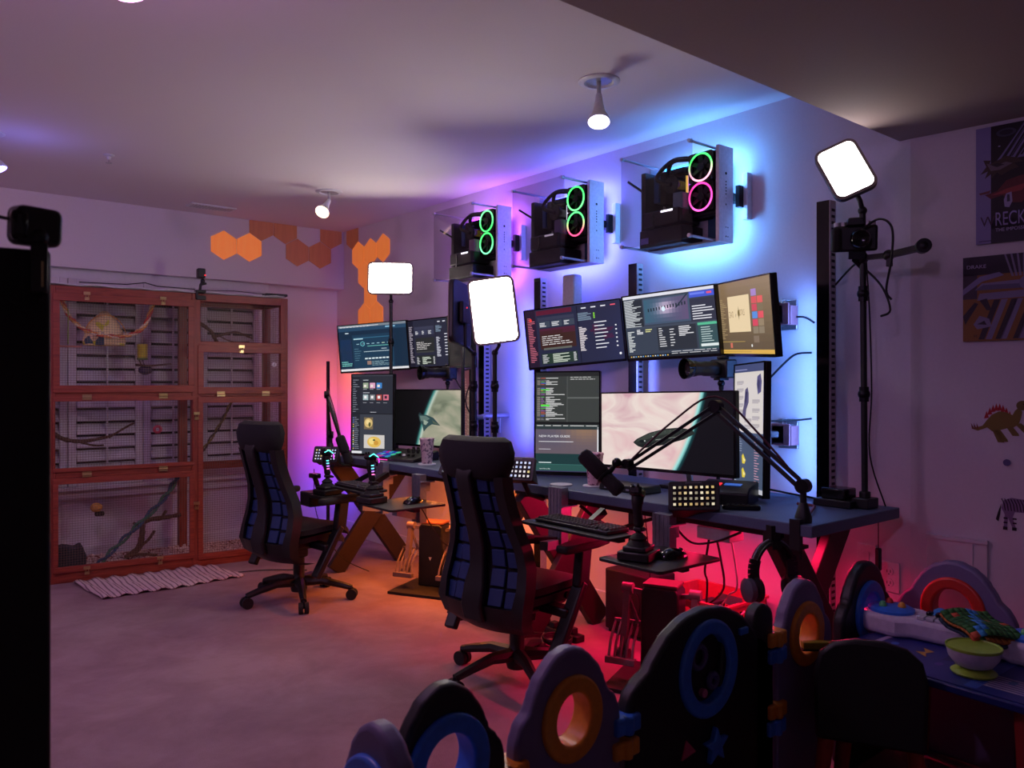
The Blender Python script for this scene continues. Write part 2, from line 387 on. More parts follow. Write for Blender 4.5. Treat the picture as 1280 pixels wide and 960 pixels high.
def spot(loc,target,col,em,label):
    t=thing('ceiling_spotlight',label,'ceiling light',loc)
    MB().lathe([(.093,0),(.093,-.004),(.085,-.009),(.066,-.010),(.062,-.003),(.058,-.001)],n=32).build('trim_ring',M['white'],t)
    MB().lathe([(.058,-.002),(.03,-.004),(.001,-.004)],n=24).build('can_inside',mk('can_metal',(150,145,150),.35,.5),t)
    d=(Vector(target)-Vector(loc)).normalized(); p0=Vector((0,0,-.062))
    MB().tube([(0,0,-.004),(0,0,-.066)],.010,10).sph((0,0,-.064),.013).build('stem',M['steel'],t)
    q=d.to_track_quat('Z','Y').to_matrix()
    body=MB().lathe([(.014,0),(.018,.035),(.023,.07),(.029,.10),(.047,.135),(.050,.150),(.047,.152)],c=p0,axis=q,n=24).build('bulb_housing',M['white'],t)
    face=mk('bulb_face',col,.4,emit=em); MB().lathe([(.047,.152),(.036,.157),(.002,.160)],c=p0,axis=q,n=24).build('bulb_face',face,t)
    return t
spot((2.57,2.50,2.68),(2.515,2.447,2.50),(225,215,255),6,'white ceiling spotlight above the right desk, lavender white bulb')
spot((2.60,5.16,2.68),(2.475,5.06,2.53),(255,215,170),6,'ceiling spotlight near the hexagon wall lights, warm white bulb')
spot((.56,5.10,2.68),(.63,5.06,2.5),(150,140,255),6,'ceiling spotlight cut by the left picture edge, blue white bulb')
spot((.61,2.52,2.68),(.63,2.50,2.5),(255,170,240),6,'ceiling spotlight at the top picture edge, pink white bulb')

# hexagon wall lights
hexmb=MB(); hexmb.prism([(.118*math.sin(PI*i/3),.118*math.cos(PI*i/3)) for i in range(6)],-.012,0)
def hexmat(name,em,c=((190,112,66),(205,126,76))):
    m=wood(name,c[0],c[1],4,.5); b=m.node_tree.nodes['Principled BSDF']
    b.inputs['Emission Color'].default_value=(*s2l((245,128,55)),1); b.inputs['Emission Strength'].default_value=em
    m.cycles.emission_sampling='NONE'; return m
H1,H2=hexmat('hexagon_lit',.50),hexmat('hexagon_dim',.06,((165,108,88),(178,118,96)))
hl=[(2.334,2.33,0,'leftmost lit hexagon wall light'),(2.545,2.335,0,'second lit hexagon wall light from the left'),
(2.647,2.518,1,'dim upper left hexagon wall light above the lit pair'),(2.857,2.515,1,'dim hexagon wall light in the upper row, second on the back wall'),
(2.965,2.335,1,'dim hexagon wall light at the bottom of the zigzag, left one'),(3.176,2.335,1,'dim hexagon wall light at the bottom of the zigzag, right one'),(3.281,2.518,1,'dim hexagon wall light on the back wall next to the room corner')]
for x,z,k,l in hl:
    o=hexmb.build('hexagon_light',[H1,H2][k]); o.location=(x,6.476,z); setp(o,l+' over the cage','wall light','hexagon wall lights')
hr=[(6.315,2.505,1,'dim hexagon light, first on the desk wall beside the corner'),(6.21,2.325,0,'lit hexagon light, upper left of the desk wall cluster'),(6.0,2.325,0,'lit hexagon light, upper middle of the desk wall cluster'),
(5.79,2.335,0,'lit hexagon light on the desk wall peeking over the small light panel'),(6.105,2.145,0,'lit hexagon light, second row of the desk wall cluster'),(6.0,1.965,0,'lit hexagon light, third row of the desk wall cluster'),
(6.105,1.785,0,'lit hexagon light, lowest left, just above the left monitors'),(5.895,1.785,0,'lit hexagon light, lowest right, just above the left monitors')]
for y,z,k,l in hr:
    o=hexmb.build('hexagon_light',[H1,H2][k]); o.matrix_basis=Matrix.Translation((3.408,y,z))@Matrix.Rotation(R(-90),4,'Z'); setp(o,l,'wall light','hexagon wall lights')

# wall uprights (slotted steel rails)
for i,(y,z1,l) in enumerate([(1.85,2.14,'tall black slotted wall rail right of all monitors'),(2.965,1.99,'black slotted wall rail below the nearest wall computer'),(3.755,1.99,'black slotted wall rail below the middle wall computer'),(4.33,1.99,'black slotted wall rail behind the light stands of the left desk')]):
    t=thing('wall_rail',l,'wall rail',(3.36,y,0))
    MB().bx(-.05,-.044,-.03,.03,.0,z1).build('rail_face',M['gloss'],t)
    MB().bx(-.05,.0,-.033,-.03,.0,z1).build('rail_flange',mk('flange_paint',(165,155,165),.5,.3),t)
    s_=MB(); z=.3
    while z<z1-.03: s_.bx(-.036,-.010,-.0345,-.0328,z,z+.012); z+=.028
    s_.build('slots',M['matte'],t,kind='stuff')

# corner LED column
t=thing('corner_led_column','slim black LED column lamp standing in the far room corner','lamp',(3.15,6.27,0))
MB().lathe([(.12,0),(.12,.015),(.02,.02)],n=24).build('base',M['black'],t)
MB().bar((0,0,.02),(0,0,1.52),.022,.022).build('pole',M['black'],t)
lm=[]
for z0,z1,c in((1.25,1.5,(255,120,60)),(.95,1.25,(255,70,90)),(.7,.95,(230,60,200)),(.1,.7,(90,60,255))):
    MB().bar((.014,.014,z0),(.014,.014,z1),.008,.008).build('led_segment',mk('led_segment',c,.4,emit=1.5),t)

# ---------------------------------------------------------------- cage
CM=Matrix.Translation((1.0,6.03,0))@Matrix.Rotation(R(-5.6),4,'Z')
cage=thing('bird_cage','large reddish wooden wire-mesh cage in front of the shuttered window','cage',M=CM)
CW,CD,CH=1.62,.46,1.985; XM=.945
def post(x,y,w=.055): return MB().bx(x-w/2,x+w/2,y-w/2,y+w/2,0,CH).build('post',M['cwood'],cage,bevel=.003)
for x,y in((.028,.028),(CW-.028,.028),(.028,CD),(CW-.028,CD),(XM,.028),(XM,CD)): post(x,y,.06 if x==XM else .055)
def rail(x0,x1,z0,z1,y=.028,t=.05,name='rail'): return MB().bx(x0,x1,y-t/2,y+t/2,z0,z1).build(name,M['cwoodx'],cage,bevel=.003)
E_=.0275
for x0,x1 in((.055,XM-.03),(XM+.03,CW-.055)):
    rail(x0,x1,1.93,CH); rail(x0,x1,0,.075); rail(x0,x1,1.93,CH,CD); rail(x0,x1,0,.075,CD); rail(x0,x1,.66,.72,CD,.03)
rail(.055,XM-.03,1.235,1.275); rail(.055,XM-.03,.70,.745)
rail(XM+.03,CW-.055,1.60,1.64); rail(XM+.03,CW-.055,1.235,1.275)
for x in (.028,CW-.028):
    for z0,z1 in((1.93,CH),(0,.075),(.68,.73),(1.235,1.275)): MB().bx(x-.02,x+.02,.055,CD-.028,z0,z1).build('side_rail',M['cwoodx'],cage,bevel=.003)
def wiremesh(x0,x1,z0,z1,y,parent,sp=.0165,r=.0011,axis='x'):
    b=MB(); n=int((x1-x0)/sp)
    f=(lambda a,z:(a,y,z)) if axis=='x' else (lambda a,z:(y,a,z))
    for i in range(1,n): a=x0+(x1-x0)*i/n; b.tube([f(a,z0),f(a,z1)],r,3,cap=False)
    m=int((z1-z0)/sp)
    for i in range(1,m): z=z0+(z1-z0)*i/m; b.tube([f(x0,z),f(x1,z)],r,3,cap=False)
    return b.build('wire_mesh',M['wire'],parent,kind='stuff',smooth=False)
def door(x0,x1,z0,z1,st=.045,latch=(),hinge=(),stiles=True,sw=.8):
    b=MB(); y0,y1=-.012,.01
    b.bx(x0,x1,y0,y1,z1-st,z1); b.bx(x0,x1,y0,y1,z0,z0+st)
    if stiles: b.bx(x0,x0+st*sw,y0,y1,z0+st,z1-st); b.bx(x1-st*sw,x1,y0,y1,z0+st,z1-st)
    d=b.build('door',M['cwoodx'],cage,bevel=.002)
    s=st*sw
    wiremesh(x0+s,x1-s,z0+st,z1-st,0,d)
    for x,z in hinge: MB().bx(x-.028,x+.028,-.018,-.012,z-.018,z+.018).cyl((x-.028,-.019,z),(x+.028,-.019,z),.005,n=8).build('hinge',M['brass'],d)
    for x,z in latch: MB().bx(x-.02,x+.02,-.018,-.012,z+.004,z+.026).bx(x-.014,x+.014,-.018,-.012,z-.03,z-.01).tube([(x-.008,-.02,z-.02),(x-.008,-.026,z+.01),(x+.008,-.026,z+.01),(x+.008,-.02,z-.02)],.0025,6).build('latch',M['brass'],d)
    return d
door(.04,XM-.015,1.27,1.935,.05,latch=((.24,1.925),(.72,1.92)))
door(.04,XM-.015,.74,1.24,.028,hinge=((.24,1.24),(.72,1.245)),sw=.35)
door(.04,XM-.015,.07,.70,.04,hinge=((.24,.72),(.72,.73)),latch=((.24,.075),(.70,.085)))
d1=door(XM+.01,CW-.02,1.255,1.61,.05,latch=((XM+.32,1.59),),hinge=((XM+.17,1.255),(XM+.5,1.255)))
d2=door(XM+.01,CW-.02,.05,1.235,.045,latch=((XM-.0,1.10),(XM+.0,.45)))
MB().cyl((CW-.115,-.03,1.475),(CW-.115,-.012,1.475),.017,n=18).build('lock_disc',M['white'],cage)
MB().bar((CW-.118,-.032,1.466),(CW-.112,-.032,1.485),.003,.003).build('key_slot',M['black'],cage)
wiremesh(XM+.03,CW-.055,1.64,1.93,.028,cage)
wiremesh(.05,CD-.03,.075,1.93,CW-.028,cage,axis='y'); wiremesh(.05,CD-.03,.075,1.93,.028,cage,axis='y')
MB().bx(.0,CW,.0,CD+.03,.012,.05).build('cage_floor',M['cwoodx'],cage)
# corrugated top cover
b=MB(); n=24
P=[];
for i in range(n+1):
    x=-.01+(CW-.02)*i/n
    for y in(-.012,CD+.02): P.append((x,y,CH+.012+.005*math.sin(i*1.7)))
b.add(P,[(2*i,2*i+1,2*i+3,2*i+2) for i in range(n)]); b.build('top_cover',M['white'],cage,solid=.006)
# bedding
rnd=random.Random(3); b=MB()
for i in range(2600):
    x=rnd.uniform(.05,CW-.05); y=rnd.uniform(.05,CD-.02); s=rnd.uniform(.005,.012); z=.055+rnd.random()*.025+.05*max(0,y-.2)
    q=Matrix.Rotation(rnd.random()*3,3,(rnd.random(),rnd.random(),1)); b.box((x,y,z),(s*1.6,s,s*.5),rot=q)
o=b.build('wood_shavings',mk('shavings',(225,205,200),.9)); 
o.matrix_basis=CM@Matrix.Translation(o.location); setp(o,'pale wood shavings covering the cage floor','bedding',None,'stuff')
def cw(x,y,z): return CM@Vector((x,y,z))
rope=mk('braided_rope',(245,160,80),.8,0,0,120,.5); rope2=mk('rope_red',(190,70,50),.8)
def braid(pts,r,mats,name,label,cat,group=None,n=3):
    t=thing(name,label,cat,pts[0])
    pp=curve_pts(pts,10)
    for k in range(len(mats)):
        q=[]
        for i,p in enumerate(pp):
            A=i*.9+2*PI*k/len(mats); q.append(p+Vector((math.cos(A)*r*.6,math.sin(A)*r*.4,math.sin(A)*r*.6)))
        MB().tube(q,r*.55,6).build('rope_strand',mats[k],t,world=True)
    return t
braid([cw(.10,.13,1.92),cw(.15,.13,1.79),cw(.27,.13,1.69),cw(.46,.13,1.665),cw(.61,.13,1.73),cw(.68,.13,1.92)],.015,[rope,rope2,mk('rope_cream',(235,215,180),.8)],'rope_swing','orange and white braided rope swing hanging across the upper left of the cage','perch')
# hammock tent
t=thing('bird_tent','yellow and white patterned fabric tent hanging in the upper cage','tent',M=CM@Matrix.Translation((.385,.30,1.605))@Matrix.Diagonal((.92,.9,1.2,1)))
tm=mk('tent_fabric',(250,225,150),.9,0,.3,300,.1)  # fabric colours brightened to stand in for spot light on the tent
def tentmat():
    m=tm; nt=m.node_tree; b=nt.nodes['Principled BSDF']; v=nt.nodes.new('ShaderNodeTexVoronoi'); v.inputs['Scale'].default_value=16
    r=nt.nodes.new('ShaderNodeValToRGB'); r.color_ramp.interpolation='CONSTANT'
    e=r.color_ramp.elements; e[0].position=0; e[0].color=(*s2l((225,220,70)),1); e[1].position=.3; e[1].color=(*s2l((255,232,175)),1)
    x=e.new(.72); x.color=(*s2l((60,95,110)),1); x=e.new(.8); x.color=(*s2l((255,232,175)),1)
    tc=nt.nodes['Texture Coordinate']; nt.links.new(tc.outputs['Object'],v.inputs['Vector']); nt.links.new(v.outputs['Color'],r.inputs[0]); nt.links.new(r.outputs[0],b.inputs['Base Color'])
tentmat()
b=MB(); sec=[]
for k,(z,wx,wy) in enumerate([(0,.145,.09),(.03,.15,.095),(.08,.13,.09),(.13,.10,.08),(.17,.06,.06),(.20,.02,.03)]):
    sec.append([(wx*math.cos(a),wy*math.sin(a),z) for a in [2*PI*i/16 for i in range(16)]])
b.add([p for s in sec for p in s],[(k*16+i,k*16+(i+1)%16,(k+1)*16+(i+1)%16,(k+1)*16+i) for k in range(5) for i in range(16)]); b.build('fabric_shell',tm,t,solid=.006)
MB().tube(arc((0,.02),.155,10,170,14) and [(p[0],-.06,p[1]+.03) for p in arc((0,0),.15,15,165,14)],.004,6).build('piping',rope,t)
MB().tube([(0,0,.2),(0,0,.33)],.002,5).build('hanging_cord',M['steel'],t)
MB().bx(-.13,.13,-.08,.08,0,.012).build('tent_floor',tm,t,bevel=.004)
t=thing('hanging_toy','yellow tube toy with a dark tassel hanging right of the tent','toy',M=CM@Matrix.Translation((.635,.3,1.52)))
MB().cyl((0,0,0),(0,0,.10),.035,n=14).build('yellow_tube',mk('toy_yellow',(200,185,50),.6),t); MB().cyl((0,0,-.015),(0,0,0),.037,n=14).build('green_band',mk('toy_green',(90,120,50),.6),t)
MB().tube([(0,0,.1),(0,0,.4)],.002,4).build('cord',M['steel'],t); MB().sph((.02,0,-.09),.05,sc=(1,1,.7)).tube([(0,0,-.015),(.02,0,-.07)],.003,5).build('tassel',mk('toy_purple',(60,50,80),.9),t)
t=thing('bird_feeder','clear box feeder with a green stick on the cage left side','feeder',M=CM@Matrix.Translation((.12,.12,1.58)))
MB().bx(-.06,.10,-.02,.04,0,.012).build('shelf',mk('feeder_pink',(190,130,110),.6),t); MB().tube([(.02,0,.02),(.02,0,.26)],.004,6).build('green_stick',mk('feeder_green',(150,190,50),.5),t); MB().bx(-.06,-.05,-.02,.04,.01,.06).build('feeder_tray',mk('feeder_yellow',(200,190,60),.5),t)
bark=mk('bark',(88,66,52),.9,0,.6,60,.25)
def branch(pts,r,label,sub=(),mat=None,name='perch_branch'):
    t=thing(name,label,'perch',pts[0])
    pp=curve_pts(pts,6); n=len(pp); MB().tube(pp,[r*(1.1-.5*i/n+.12*math.sin(i*2.1)) for i in range(n)],8).build('branch',mat or bark,t,world=True)
    for s in sub: MB().tube(curve_pts(s,4),r*.5,6).build('twig',mat or bark,t,world=True)
    return t
branch([cw(.96,.06,1.79),cw(1.07,.1,1.72),cw(1.15,.15,1.62),cw(1.33,.2,1.57),cw(1.5,.3,1.58)],.014,'dark curved branch perch in the upper right cage compartment')
branch([cw(1.15,.38,1.69),cw(1.3,.3,1.73),cw(1.45,.36,1.69)],.011,'forked twig perch at the back of the upper right compartment',sub=([cw(1.2,.36,1.70),cw(1.28,.33,1.66),cw(1.42,.33,1.66)],))
branch([cw(.02,.2,1.02),cw(.12,.2,.95),cw(.25,.2,.93),cw(.42,.22,.96)],.016,'knobbly grey branch perch in the middle left of the cage',sub=([cw(.2,.2,.93),cw(.3,.18,.9),cw(.36,.15,.9)],[cw(.4,.2,.95),cw(.5,.15,1.02),cw(.55,.13,1.05)]))
branch([cw(.60,.35,1.47),cw(.66,.2,1.46),cw(.8,.12,1.475)],.008,'thin twig perch with a green clip in the upper left compartment',sub=([cw(.63,.3,1.46),cw(.61,.3,1.51)],))
braid([cw(.30,.10,.06),cw(.5,.12,.25),cw(.75,.13,.50),cw(.87,.14,.70)],.02,[mk('rope_blue',(50,80,110),.9),mk('rope_teal',(60,110,90),.9)],'rope_ladder_perch','blue green rope perch running diagonally across the lower left of the cage','perch')
braid([cw(1.0,.1,.82),cw(1.15,.2,1.0),cw(1.28,.3,1.2),cw(1.34,.33,1.26)],.013,[mk('rope_olive',(120,105,50),.9),mk('rope_dark',(70,60,50),.9)],'rope_perch','olive rope perch running diagonally in the tall right door','perch')
branch([cw(.52,.25,.07),cw(.6,.24,.14),cw(.62,.22,.24),cw(.64,.22,.33),cw(.78,.2,.35),cw(.88,.2,.36)],.022,'piece of driftwood standing on the cage floor',sub=([cw(.6,.24,.14),cw(.66,.2,.2),cw(.7,.2,.26)],[cw(.5,.2,.09),cw(.6,.2,.1),cw(.72,.2,.08)],[cw(.62,.22,.28),cw(.56,.2,.33)],[cw(.75,.2,.35),cw(.78,.2,.40)]),name='driftwood')
t=thing('foraging_ball','small tan ball toy with a black fringe hanging in the lower cage','toy',M=CM@Matrix.Translation((.33,.28,.42)))
MB().sph((0,0,.03),.04,sc=(1,.9,.85)).build('ball',mk('ball_tan',(205,150,80),.9,0,.6,70,.3),t); MB().box((.02,0,-.015),(.06,.05,.03)).build('fringe',M['matte'],t,bevel=.008); MB().tube([(0,0,.06),(0,0,.26)],.0015,4).build('cord',M['steel'],t)
t=thing('ring_toy','small pink ring toy on the middle cage rail','toy',M=CM@Matrix.Translation((.71,.14,1.0)))
MB().torus((0,0,0),.022,.01,n=16).build('ring',mk('toy_pink',(190,60,90),.5),t); MB().bx(-.12,.03,.01,.02,-.004,.004).build('rod',M['steel'],t)
t=thing('hide_box','dark grey bark hide in the lower left cage corner','hide',M=CM@Matrix.Translation((.05,.08,.06)))
MB().prism([(0,0),(.19,0),(.20,.09),(.17,.17),(.13,.15),(.06,.17),(0,.15)],0,.14).build('hide_shell',mk('hide_bark',(50,52,58),.9,0,.6,60,.3),t,bevel=.01)
# things on top of the cage
t=thing('cage_camera','small black camera on a clamp mount on top of the cage','camera',M=CM@Matrix.Translation((.975,.02,1.99)))
MB().bx(-.035,.035,-.04,.03,-.05,-.02).bx(-.035,.035,-.04,.03,.0,.02).bx(-.035,-.02,-.04,.03,-.05,.02).build('clamp',M['black'],t,bevel=.004)
MB().tube([(0,0,.02),(.005,0,.06),(.02,0,.09)],.01,8).sph((.02,0,.09),.017).tube([(.0,0,.06),(.045,0,.075)],.008,8).build('mount_arm',M['black'],t)
MB().bx(-.02,.035,-.03,.03,.11,.18).build('camera_body',M['black'],t,bevel=.008)
MB().cyl((.03,-.031,.13),(.03,-.029,.13),.005,n=8).build('red_led',mk('red_led',(255,30,30),.4,emit=3),t)
b=MB().tube([cw(.2,.05,2.02),cw(.5,.1,2.03),cw(.62,.1,2.05),cw(.7,.1,2.03),cw(.95,.05,2.02)],.004,6).tube([cw(1.0,.08,2.02),cw(1.25,.1,2.03),cw(1.5,.1,2.02)],.003,6)
b.build('cable',M['cable'],label='thin black cable lying along the top of the cage',cat='cable')
MB(CM).bx(1.45,1.62,.0,.10,2.0,2.02).build('cable_box',M['black'],label='flat black adapter on the right corner of the cage top',cat='adapter',bevel=.006)

# rug
def rugmat():
    m=mk('rug_weave',(190,170,175),.95,0,.5,150,.1); nt=m.node_tree; b=nt.nodes['Principled BSDF']
    w=nt.nodes.new('ShaderNodeTexWave'); w.bands_direction='X'; w.inputs['Scale'].default_value=12; w.inputs['Distortion'].default_value=1.2; w.inputs['Detail'].default_value=3
    r=nt.nodes.new('ShaderNodeValToRGB'); r.color_ramp.elements[0].position=.08; r.color_ramp.elements[0].color=(*s2l((120,96,108)),1); r.color_ramp.elements[1].position=.3; r.color_ramp.elements[1].color=(*s2l((198,178,182)),1)
    tc=nt.nodes['Texture Coordinate']; nt.links.new(tc.outputs['Object'],w.inputs['Vector']); nt.links.new(w.outputs['Fac'],r.inputs[0]); nt.links.new(r.outputs[0],b.inputs['Base Color']); return m
b=MB(); c=[Vector((1.15,5.97)),Vector((2.02,5.90)),Vector((2.10,5.42)),Vector((1.20,5.40))]; NU,NV=44,10; rr=random.Random(5)
for j in range(NV+1):
    for i in range(NU+1):
        u,v=i/NU,j/NV; p=c[0].lerp(c[1],u).lerp(c[3].lerp(c[2],u),v)
        z=.010+.009*math.sin(i*1.15+.5*math.sin(j*.9))+.004*rr.random(); 
        b.v.append((p.x,p.y+.012*math.sin(u*9),max(.004,z)))
b.f=[(j*(NU+1)+i,j*(NU+1)+i+1,(j+1)*(NU+1)+i+1,(j+1)*(NU+1)+i) for j in range(NV) for i in range(NU)]; b.c=[None]*len(b.f)
b.build('rug',rugmat(),label='crinkled pale striped rag rug on the carpet before the cage',cat='rug',solid=.006)
MB().tube(sag((2.1,5.55,.01),(2.5,5.30,.01),0,6,(0,.05,0)),.004,6).build('cable',M['cable'],label='thin dark cable on the carpet right of the rag rug',cat='cable')
# ---------------------------------------------------------------- wall computers
def fanring_mat(name,c1,c2,em=2.2):
    m=mk(name,(20,20,20),.4); nt=m.node_tree; b=nt.nodes['Principled BSDF']; tc=nt.nodes['Texture Coordinate']; sp=nt.nodes.new('ShaderNodeSeparateXYZ'); mr=nt.nodes.new('ShaderNodeMapRange')
    r=nt.nodes.new('ShaderNodeValToRGB'); r.color_ramp.elements[0].color=(*s2l(c2),1); r.color_ramp.elements[1].color=(*s2l(c1),1); r.color_ramp.elements[0].position=.2; r.color_ramp.elements[1].position=.7
    nt.links.new(tc.outputs['Object'],sp.inputs[0]); nt.links.new(sp.outputs['Z'],mr.inputs[0]); mr.inputs[1].default_value=-.07; mr.inputs[2].default_value=.07
    nt.links.new(mr.outputs[0],r.inputs[0]); nt.links.new(r.outputs[0],b.inputs['Emission Color']); b.inputs['Emission Strength'].default_value=em; m.cycles.emission_sampling='NONE'; return m
glassm=bpy.data.materials.new('tinted_glass'); glassm.use_nodes=True
nt=glassm.node_tree; nt.nodes.clear(); o_=nt.nodes.new('ShaderNodeOutputMaterial'); mx=nt.nodes.new('ShaderNodeMixShader'); tr=nt.nodes.new('ShaderNodeBsdfTransparent'); gl=nt.nodes.new('ShaderNodeBsdfGlossy'); lw=nt.nodes.new('ShaderNodeLayerWeight'); lw.inputs[0].default_value=.5; pw_=nt.nodes.new('ShaderNodeMath'); pw_.operation='POWER'; pw_.inputs[1].default_value=4; fr=nt.nodes.new('ShaderNodeMath'); fr.operation='MULTIPLY_ADD'; fr.inputs[1].default_value=.35; fr.inputs[2].default_value=.03; nt.links.new(lw.outputs['Facing'],pw_.inputs[0]); nt.links.new(pw_.outputs[0],fr.inputs[0])
tr.inputs[0].default_value=(.80,.77,.80,1); gl.inputs['Roughness'].default_value=.03
nt.links.new(fr.outputs[0],mx.inputs[0]); nt.links.new(tr.outputs[0],mx.inputs[1]); nt.links.new(gl.outputs[0],mx.inputs[2]); nt.links.new(mx.outputs[0],o_.inputs[0])
perf=mk('perforated_steel',(150,150,160),.5,.4)
def pc(yc,label,r1,r2,glow,var):
    t=thing('wall_computer',label,'computer',M=Matrix.Translation((3.325,yc,2.25))@Matrix.Rotation(R(-90),4,'Z'),group='wall mounted computers')
    S=.232
    # back tray and bright flange
    MB().bx(-.21,.225,-.012,-.004,-S,S-.03).build('back_tray',M['pcw'],t,bevel=.002)
    fl=MB().bx(.215,.235,-.115,-.0,-S,S).build('side_flange',M['pcw'],t,bevel=.002)
    h=MB()
    for z,r in((.10,.007),(.06,.004),(.045,.004),(.03,.004),(.015,.004),(-.0,.004),(-.02,.002),(-.05,.004),(-.16,.003),(-.205,.004)): h.cyl((.2352,-.06,z),(.2362,-.06,z),r,n=10)
    for z in(-.16,-.205): h.cyl((.2352,-.045,z),(.2362,-.045,z),.003,n=8)
    h.build('flange_holes',M['matte'],fl,kind='stuff')
    MB().bx(-.21,.215,-.115,-.012,-S,-S+.008).build('bottom_shelf',perf,t)
    MB().bx(-.215,-.205,-.10,-.004,-S,S-.03).build('left_flange',M['pcw'],t)
    v=MB()
    for i in range(5):
        for j in range(10): v.bx(.165+.0085*i,.170+.0085*i,-.0135,-.012,-.195+.012*j,-.189+.012*j)
    v.build('vent_holes',M['matte'],t,kind='stuff')
    MB().bx(.10,.145,-.02,-.012,-.20,-.075).build('cable_cover',mk('blue_cover',(40,80,110),.4),t)
    # glass and its standoffs
    for x,z in((-.225,.222),(.20,.222),(-.225,-.222),(.20,-.222)):
        MB().cyl((x,-.30,z),(x,-.10 if x>0 else -.02,z),.0065,n=10).cyl((x,-.302,z),(x,-.285,z),.010,n=12).build('standoff',M['steel'],t)
    MB().bx(-.235,.21,-.290,-.286,-S,S).build('glass_panel',glassm,t)
    # board, radiator
    MB().bx(-.16,.13,-.03,-.02,-.10,.18).build('motherboard',mk('pcb',(26,26,30),.6,0,.3,80,.4),t)
    MB().bx(.068,.208,-.10,-.050,-.095,.215).build('radiator',M['black'],t,bevel=.004)
    for z,rr_ in((.139,r1),(-.006,r2)):
        f=MB().ringplate([(.137+x,z+y) for x,y in rrect(.144,.144,.012,9)],[(.137+.062*math.cos(A),z+.062*math.sin(A)) for A in [R(a_) for q_ in(0,90,180,270) for a_ in [q_+10*k_ for k_ in range(10)]]],-.128,-.10).build('fan_housing',M['gloss'],t)
        ring=MB().torus((0,0,0),.0665,.0048,n=36,m=6).build('light_ring',rr_,f); ring.location=(.137,-.130,z)
        hub=MB().cyl((.137,-.130,z),(.137,-.112,z),.020,n=18)
        for k in range(7):
            A=2*PI*k/7; q=Matrix.Rotation(A,3,'Y')@Matrix.Rotation(R(22),3,'X'); hub.box(Vector((.137,-.118,z))+Matrix.Rotation(A,3,'Y')@Vector((.038,0,0)),(.044,.003,.022),rot=q)
        hub.build('fan_blades',M['black'],f)
    # cooler, memory, graphics card, supply
    MB().cyl((-.05,-.03,.09),(-.05,-.12,.09),.045,n=20).cyl((-.05,-.12,.09),(-.05,-.125,.09),.038,n=20).build('cpu_cooler',M['gloss'],t)
    MB().bx(-.14,-.10,-.10,-.03,.0,.17).bx(-.10,.0,-.08,-.03,.15,.18).build('heat_sink',M['dark'],t,bevel=.004)
    for k,c in enumerate([(255,220,90),(170,90,255),(240,240,255)] if var!=1 else [(235,235,255)]):
        MB().bx(.010+.016*k,.017+.016*k,-.08,-.03,.03,.13).build('memory_stick',mk('memory_light',c,.4,emit=.9),t)
    gp=MB().bx(-.19,.05,-.19,-.035,-.125,-.045).bx(-.195,.065,-.18,-.04,-.118,-.052).build('graphics_card',M['black'],t,bevel=.006)
    for k in range(3): MB().cyl((-.15+.08*k,-.1,-.124),(-.15+.08*k,-.1,-.1275),.034,n=18).build('card_fan',M['rubber'],gp)
    MB().bx(-.06,.015,-.1915,-.1905,-.060,-.050).build('logo_light',mk('logo_light',(245,245,255),.4,emit=3 if var!=1 else .4),gp)
    MB().bx(.0,.058,-.17,-.05,-.05,.03).build('side_block',mk('side_block',(110,92,92),.3,emit=.03,ecol=glow),t,bevel=.003)
    MB().bx(-.20,.07,-.19,-.02,-.224,-.135).build('power_supply',M['black'],t,bevel=.004)
    for k in range(6): MB().tube(sag((-.20,-.14,-.06-.013*k),(-.10,-.196,-.06-.013*k),.015,6),.0045,6).build('power_cable',M['cable'],t)
    MB().tube(curve_pts([(-.13,-.05,.14),(-.05,-.12,.20),(.05,-.12,.195),(.10,-.08,.19)],5),.012,8).tube(curve_pts([(-.05,-.125,.09),(-.12,-.15,.13),(-.03,-.13,.205),(.09,-.08,.20)],5),.011,8).build('coolant_hose',M['cable'],t)
    MB().bx(-.215,-.185,-.16,-.02,-.20,.17).build('vertical_bracket',M['black'],t,bevel=.002)
    MB().bx(-.18,-.15,-.10,-.02,.02,.16).build('card_backplate',mk('pc_blue_cover',(50,90,150),.4),t)
    MB().bar((-.235,-.24,.12),(-.20,-.12,.06),.008,.01).build('riser_bracket',M['black'],t)
    MB().bx(-.19,-.14,-.1915,-.1905,-.205,-.175).build('rating_sticker',mk('sticker',(140,150,230),.4) if var==3 else M['dark'],t)
    # wall bracket sticking out behind
    w=MB().bx(.255,.285,.045,.082,-.115,.115).build('wall_bracket',M['white'],t,bevel=.003)
    MB().bx(.24,.262,.01,.05,-.055,.05).build('bracket_box',M['dark'],w)
    for x in(-.15,.2): MB().bx(x-.02,x+.02,-.005,.083,-.02,.02).build('wall_spacer',M['dark'],t)
    for a,b_ in (((-.19,-S),(.2,-S)),((-.19,S-.03),(.2,S-.03))):
        MB().bx(a[0],b_[0],-.003,.004,a[1]+.004,a[1]+.012).build('led_strip',mk('led_strip',glow,.4,emit=2),t)
    return t
GR=(90,255,120)
pc(2.56,'nearest wall mounted open computer, green fan ring above a magenta one',fanring_mat('ring_green_pink',(70,255,110),(255,170,200)),fanring_mat('ring_magenta',(255,60,160),(255,90,190)),(70,190,255),3)
pc(3.43,'middle wall mounted open computer, lower fan ring half green half pink',fanring_mat('ring_green',(70,255,110),(110,255,140)),fanring_mat('ring_green_to_pink',(90,255,130),(255,80,130)),(90,90,255),1)
pc(4.26,'farthest wall mounted open computer, two green fan rings',fanring_mat('ring_green2',(110,255,150),(70,255,110)),fanring_mat('ring_green3',(70,255,110),(120,255,170)),(200,60,255),2)
